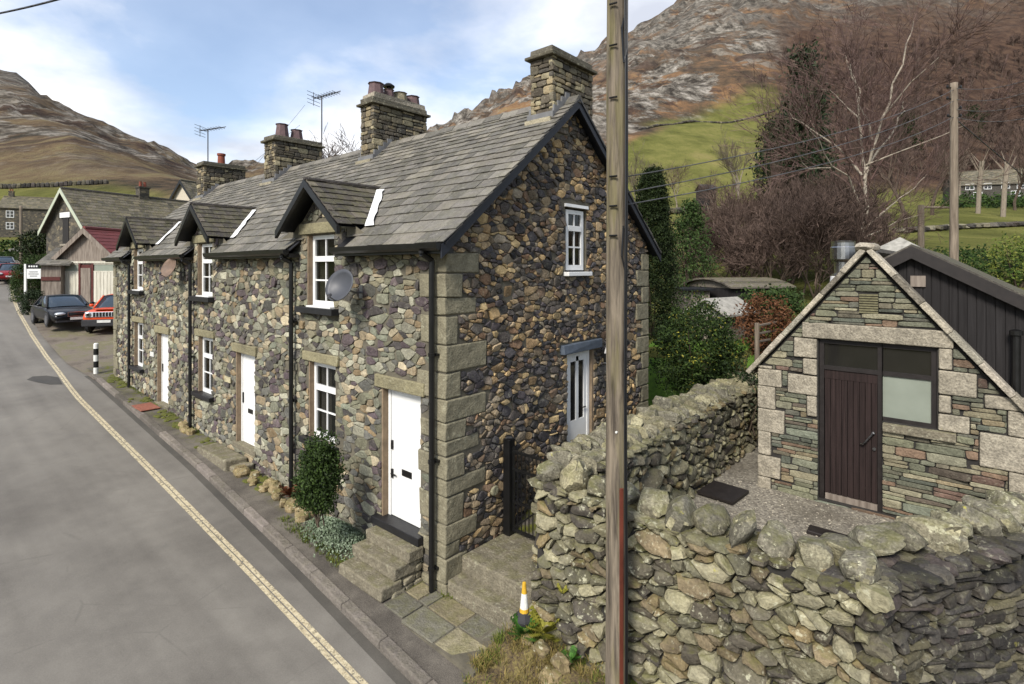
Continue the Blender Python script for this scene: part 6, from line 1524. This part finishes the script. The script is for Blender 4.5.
# hedges and conifers by the road
def hedge_run(label, pts, w, h, n, s, mat, seed):
    r = random.Random(seed); mb = MB(); P = [Vector(p) for p in pts]
    t = thing('clipped_hedge', label, 'hedge', P[0])
    for _ in range(n):
        k = r.random() * (len(P) - 1); i = int(k); p = P[i].lerp(P[i + 1], k - i)
        if k < .25: p = p + (P[0] - P[1]).normalized() * r.random() * .5
        dd = (P[i + 1] - P[i]).normalized(); sd = Vector((-dd.y, dd.x, 0)); a = r.uniform(0, pi); q = .82 + .18 * r.random()
        u, v = cos(a), sin(a) ** .6
        u = math.copysign(abs(u) ** .6, u); hh = h * (1 + .12 * noise.noise(p * .8)); z = terr(p.x, p.y) if p.z == 0 else p.z
        leaf_quad(mb, Vector((p.x, p.y, z)) + sd * u * w / 2 * q + Vector((0, 0, v * hh * q)), s * r.uniform(.6, 1.3), r)
    core = MB()
    for a, b in zip(P, P[1:]):
        d = (b - a).normalized(); sd = Vector((-d.y, d.x, 0)) * w * .12; za = terr(a.x, a.y) if a.z == 0 else a.z; zb_ = terr(b.x, b.y) if b.z == 0 else b.z
        core.hexa([(a.x - sd.x, a.y - sd.y, za), (b.x - sd.x, b.y - sd.y, zb_), (b.x + sd.x, b.y + sd.y, zb_), (a.x + sd.x, a.y + sd.y, za), (a.x - sd.x * .8, a.y - sd.y * .8, za + h * .45), (b.x - sd.x * .8, b.y - sd.y * .8, zb_ + h * .45), (b.x + sd.x * .8, b.y + sd.y * .8, zb_ + h * .45), (a.x + sd.x * .8, a.y + sd.y * .8, za + h * .45)])
    mb.build('foliage', mat, t); core.build('stems', mat, t)
def rp(x, y, dz=0): return (x, y, rz(x, y) + dz)
def HP(px, d): p = at(px, 300, d); return (p.x, p.y, rz(p.x, p.y))
for lab, px, py, d, rw, rh, n, nm in [('tall rounded clipped hedge beside the road behind sale board', 28, 284, 34, .8, 1.25, 12000, 'clipped_hedge'), ('clipped hedge top showing between the sale board and conifers', 42, 268, 39, 1.0, .95, 8000, 'clipped_hedge'), ('low dark hedge bush between sale board and black convertible', 34, 305, 29.5, .5, .75, 5000, 'clipped_hedge')]:
    bush(nm, lab, 'hedge', at(px, py, d), (rw, rw, rh), int(n * 1.8), .065, M['hedge_leaf'] if n > 6000 else M['ivy_leaf'], px, None, None, 'box', .08)
hedge_run('long pale green hedge along the far bend', [rp(-49, 4.2), rp(-56, 6), rp(-66, 8), rp(-74, 8)], 2.2, 2.2, 3600, .3, M['conifer_light'], 3)
hedge_run('far hedge on the outer side of the road bend', [rp(-80, 12), rp(-86, 4), rp(-90, -4)], 2.4, 2.4, 2600, .4, M['hedge_leaf'], 4)
for px, d, h, w, lab in [(33.5, 58, 3.9, 1.25, 'left one of the dark conifer pair behind hedge'), (43.5, 57, 4.1, 1.35, 'right one of the dark conifer pair behind hedge')]:
    p = at(px, 230, d); zt = at(px, 228 if px > 40 else 232, d).z; g = terr(p.x, p.y); h = zt - g
    bush('conifer_tree', lab, 'conifer', (p.x, p.y, g + h / 2), (w, w, h / 2), 3200, .22, M['conifer'], int(px), None, None, 'box', .1)
p = at(21, 250, 60); g = terr(p.x, p.y); t = pole('utility_pole', 'distant wooden pole beside the farmhouse up the road', (p.x, p.y, g), at(21, 206, 60).z, .17, .13, M['tpole_wood'])
p = at(25.5, 300, 31.5); zg = rz(p.x) ; sg = thing('estate_sign', 'white sale board with black top strip on white post', 'sign', (p.x, p.y, zg), yawc + .25)
zt = at(26, 264, 31.5).z - zg; MB().box(-.05, .05, -.05, .05, 0, zt).build('post', M['white_paint'], sg, local=True)
mb = MB(); mb.box(.06, .76, -.03, .0, zt - .85, zt - .28); pa = mb.build('panel', M['white_paint'], sg, local=True); MB().box(.06, .68, -.03, .0, zt - .26, zt - .0).build('header_strip', M['black_paint'], sg, local=True)
mb = MB()
for k in range(4): mb.box(.16 + k * .12, .24 + k * .12, -.036, -.03, zt - .18, zt - .09)
mb.build('header_marks', M['white_paint'], sg, local=True); mb = MB()
for k, w in enumerate((.42, .5, .36)): mb.box(.41 - w / 2, .41 + w / 2, -.036, -.03, zt - .48 - k * .12, zt - .44 - k * .12)
mb.build('faint_lines', M['dish_grey'], sg, local=True)
# striped bollard
b0 = (-17.75, -.42); bz_ = S(-17.75); bl = thing('striped_bollard', 'thin black and white striped bollard at the kerb end', 'bollard', (*b0, bz_))
for k in range(5): MB().lathe((0, 0, k * .22), [(.075, 0), (.075, .22)] if k < 4 else [(.075, 0), (.075, .16), (.05, .19)], 12).build('stripe_band', M['cone_white'] if k % 2 == 0 else M['black_paint'], bl, local=True)
# cars
def car(name, label, loc, rz_, L, W, H, paintm, prof, cab, wheel_r, wb, extra, cat='car', roofm=None, cladding=None):
    t = thing(name, label, cat, loc, rz_); mb = MB(); rows = []
    for (x, zt, w, zb) in prof:
        hw = W / 2 * w; zm = lerp(zb, zt, .55)
        half = [(0, zb), (hw * .86, zb), (hw * .97, zb + .1), (hw, zm), (hw * .97, zt - .1), (hw * .86, zt - .025), (hw * .5, zt), (0, zt + .012)]
        rows.append([(x * L, y, z) for y, z in half] + [(x * L, -y, z) for y, z in half[-2:0:-1]])
    n = len(rows[0])
    for rw in rows: mb.v.extend(rw)
    for j in range(len(rows) - 1):
        for i in range(n): mb.f.append((j * n + i, (j + 1) * n + i, (j + 1) * n + (i + 1) % n, j * n + (i + 1) % n))
    mb.f.append(tuple(range(n))); mb.f.append(tuple(range((len(rows) - 1) * n, len(rows) * n))[::-1])
    bd = mb.build('body', paintm, t, smooth=True, local=True); s_ = bd.modifiers.new('sub', 'SUBSURF'); s_.levels = 1; s_.render_levels = 2
    g = MB(); rows = []
    for (x, zt, w, zb) in cab:
        hw = W / 2 * w; half = [(hw * 1.0, zb), (hw * .93, lerp(zb, zt, .6)), (hw * .82, zt - .03), (hw * .45, zt + .0), (0, zt + .01)]
        rows.append([(x * L, y, z) for y, z in half] + [(x * L, -y, z) for y, z in half[-2::-1]])
    n = len(rows[0])
    for rw in rows: g.v.extend(rw)
    for j in range(len(rows) - 1):
        for i in range(n - 1): g.f.append((j * n + i, (j + 1) * n + i, (j + 1) * n + i + 1, j * n + i + 1))
    g.build('windows', M['car_glass'], t, smooth=True, local=True)
    rf = MB()
    mid = [k for k in range(len(cab)) if cab[k][1] > H - .12]
    for j in mid[:-1]:
        A, B = rows[j], rows[j + 1]
        for i in range(2, n - 3): rf.quad(*[(p[0], p[1], p[2] + .018) for p in (A[i], B[i], B[i + 1], A[i + 1])])
    ra_, rb = rows[mid[0]], rows[0]
    for side in (0, 1):  # pillars
        for ja, jb, k in ((mid[-1], mid[-1] + 1, 0), (mid[0], mid[0] - 1, 0)):
            if 0 <= jb < len(rows):
                for q in (0, 1):
                    a, b = rows[ja][q + 1 if not side else n - 2 - q], rows[jb][q + (0 if q == 0 else 0) if not side else n - 1 - q]
                a = rows[ja][2 if not side else n - 3]; b = rows[jb][0 if not side else n - 1]; rf.tube(a, b, .045, n=5)
        a = rows[mid[0]][2 if not side else n - 3]; m_ = rows[(mid[0] + mid[-1]) // 2]
        rf.tube(m_[0 if not side else n - 1], m_[2 if not side else n - 3], .05, n=5)
    rf.build('roof', roofm or paintm, t, smooth=True, local=True)
    for x in (-wb / 2 + .02, wb / 2 + .02):
        for s in (-1, 1):
            y = s * (W / 2 - .1); w = MB().lathe((x, y, wheel_r), [(wheel_r * .55, -.1), (wheel_r * .95, -.1), (wheel_r, -.06), (wheel_r, .06), (wheel_r * .95, .1), (wheel_r * .55, .1)], 20, 'y').build('wheel', M['rubber'], t, local=True)
            mb = MB(); mb.lathe((x, y + s * .085, wheel_r), [(wheel_r * .62, -.02), (wheel_r * .62, .02)], 16, 'y')
            mb.build('rim', M['metal_grey'], w, local=True)
            MB().lathe((x, y + s * .03, wheel_r + .02), [(wheel_r * 1.16, -.05), (wheel_r * 1.16, .078)], 22, 'y').build('wheel_arch', cladding or M['black_paint'], t, local=True)
    extra(t, L, W); return t
def plate(t, x, y, z, s=1): MB().box(x, x + .02, y - .26, y + .26, z, z + .115).build('number_plate', M['plate_white'], t, local=True)
def mirrors(t, x, W, z, m):
    for s in (-1, 1): MB().rock((x, s * (W / 2 + .08), z), (.07, .1, .07), 3, .1).build('mirror', m, t, local=True, smooth=True)
SED = [(-.5, .62, .84, .34), (-.485, .86, .9, .26), (-.40, .93, .97, .22), (-.2, .90, 1., .2), (.0, .88, 1., .2), (.14, .90, 1., .2), (.26, .85, .99, .2), (.40, .76, .95, .2), (.475, .66, .86, .22), (.5, .50, .78, .3)]
SEDC = [(-.40, .90, .80, .88), (-.24, 1.33, .8, .88), (-.1, 1.39, .84, .87), (.02, 1.37, .84, .87), (.20, .90, .88, .87)]
def ex_black(t, L, W):
    x = L / 2
    MB().rock((x - .0, 0, .58), (.06, .36, .1), 2, .05).build('grille', M['black_paint'], t, local=True, smooth=True)
    for s in (-1, 1): MB().rock((x - .1, s * .6, .62), (.16, .2, .07), 5, .1, Matrix.Rotation(-s * .45, 3, 'Z')).build('headlight', M['lamp_glass'], t, local=True, smooth=True)
    m2 = MB()
    for z in (.49, .68): m2.box(x - .0, x + .06, -.34, .34, z, z + .025)
    for s in (-1, 1): m2.box(x - .0, x + .05, s * .34 - .015, s * .34 + .015, .49, .7)
    m2.build('grille_trim', M['silver'], t, local=True); plate(t, x + .05, 0, .34)
    MB().box(x - .12, x + .0, -.75, .75, .24, .32).build('lower_intake', M['rubber'], t, local=True); mirrors(t, .55, W, .98, M['car_black'])
    b = MB(); b.tube((-1.9, W / 2 - .02, .86), (.6, W / 2 - .005, .88), .012); b.tube((-1.9, -W / 2 + .02, .86), (.6, -W / 2 + .005, .88), .012); b.build('side_trim', M['silver'], t, local=True)
cpos = at(56, 318, 25.6); cz = rz(cpos.x) + .03
hd = Vector((.86, -.5, 0)); 
car('black_convertible', 'black convertible with soft top parked on the forecourt', (cpos.x - .9, cpos.y + .42, S(cpos.x - .6) + .1), radians(3), 4.6, 1.86, 1.40, M['car_black'], SED, SEDC, .33, 2.65, ex_black, 'car', M['rubber'])
SUV = [(-.5, .75, .9, .42), (-.49, 1.02, .95, .32), (-.3, 1.06, 1., .3), (.0, 1.06, 1., .3), (.17, 1.08, 1., .3), (.30, 1.06, .99, .3), (.45, 1.02, .96, .3), (.488, .9, .92, .32), (.5, .7, .88, .4)]
SUVC = [(-.49, 1.06, .84, 1.04), (-.44, 1.58, .82, 1.04), (-.2, 1.66, .86, 1.04), (.04, 1.63, .86, 1.05), (.20, 1.08, .9, 1.06)]
def ex_suv(t, L, W):
    x = L / 2
    MB().box(x - .02, x + .03, -.72, .72, .72, .96).build('grille_panel', M['lamp_glass'], t, local=True, bevel=.03)
    mb = MB()
    for k in range(7): y = -.36 + k * .12; mb.box(x + .02, x + .042, y - .042, y + .042, .745, .935)
    mb.build('grille', M['black_paint'], t, local=True)
    for s in (-1, 1): h = MB().lathe((x + .02, s * .58, .84), [(.115, -.03), (.115, .02), (.08, .035)], 16, 'x').build('headlight', M['silver'], t, local=True); MB().lathe((x + .05, s * .58, .84), [(.07, -.02), (.06, .02)], 12, 'x').build('lens', M['dark_glass'], h, local=True)
    MB().box(x - .1, x + .06, -.84, .84, .3, .62).build('bumper', M['rubber'], t, local=True, bevel=.04); plate(t, x + .065, .02, .47)
    MB().box(x - 1.1, x - .1, -.45, .45, 1.05, 1.085).build('bonnet_panel', M['car_orange'], t, local=True, bevel=.03) ; mirrors(t, .62, W, 1.18, M['car_orange'])
sp_ = at(97, 322, 24.8)
car('orange_suv', 'boxy orange off roader parked behind the cottage end', (sp_.x - 1.3, sp_.y + 1.2, S(sp_.x - .6) + .12), radians(-30), 4.2, 1.8, 1.67, M['car_orange'], SUV, SUVC, .35, 2.57, ex_suv, 'car', None, M['rubber'])
def ex_plain(t, L, W):
    x = L / 2
    for s in (-1, 1): MB().rock((x - .1, s * .6, .66), (.14, .2, .08), 5, .1).build('headlight', M['lamp_glass'], t, local=True); MB().rock((-x + .08, s * .66, .78), (.1, .12, .1), 5, .1).build('tail_light', M['car_red'], t, local=True)
    plate(t, x + .02, 0, .4); plate(t, -x - .03, 0, .6)
HAT = [(-.5, .62, .88, .32), (-.49, .95, .94, .26), (-.3, .95, 1., .22), (.0, .92, 1., .2), (.16, .94, 1., .2), (.3, .88, .99, .2), (.45, .76, .94, .22), (.5, .52, .82, .3)]
HATC = [(-.48, .95, .84, .92), (-.36, 1.4, .82, .92), (-.15, 1.46, .86, .91), (.05, 1.42, .86, .91), (.25, .9, .9, .9)]
for lab, px, py, d, m, a, nm in [('dark red hatchback at the far bend of the road', 11.5, 280, 43, M['car_red'], -8, 'red_hatchback'), ('dark blue car half out of frame at far bend', -2, 278, 45, M['car_blue'], -10, 'blue_hatchback'), ('silver car with tall windscreen behind the red hatchback', 4, 272, 53, M['car_silver'], -5, 'silver_hatchback')]:
    p = at(px, py, d); car(nm, lab, (p.x, p.y, max(rz(p.x, p.y), terr(p.x, p.y)) + .03), radians(a), 4.1, 1.72, 1.47, m, HAT, HATC, .32, 2.5, ex_plain)
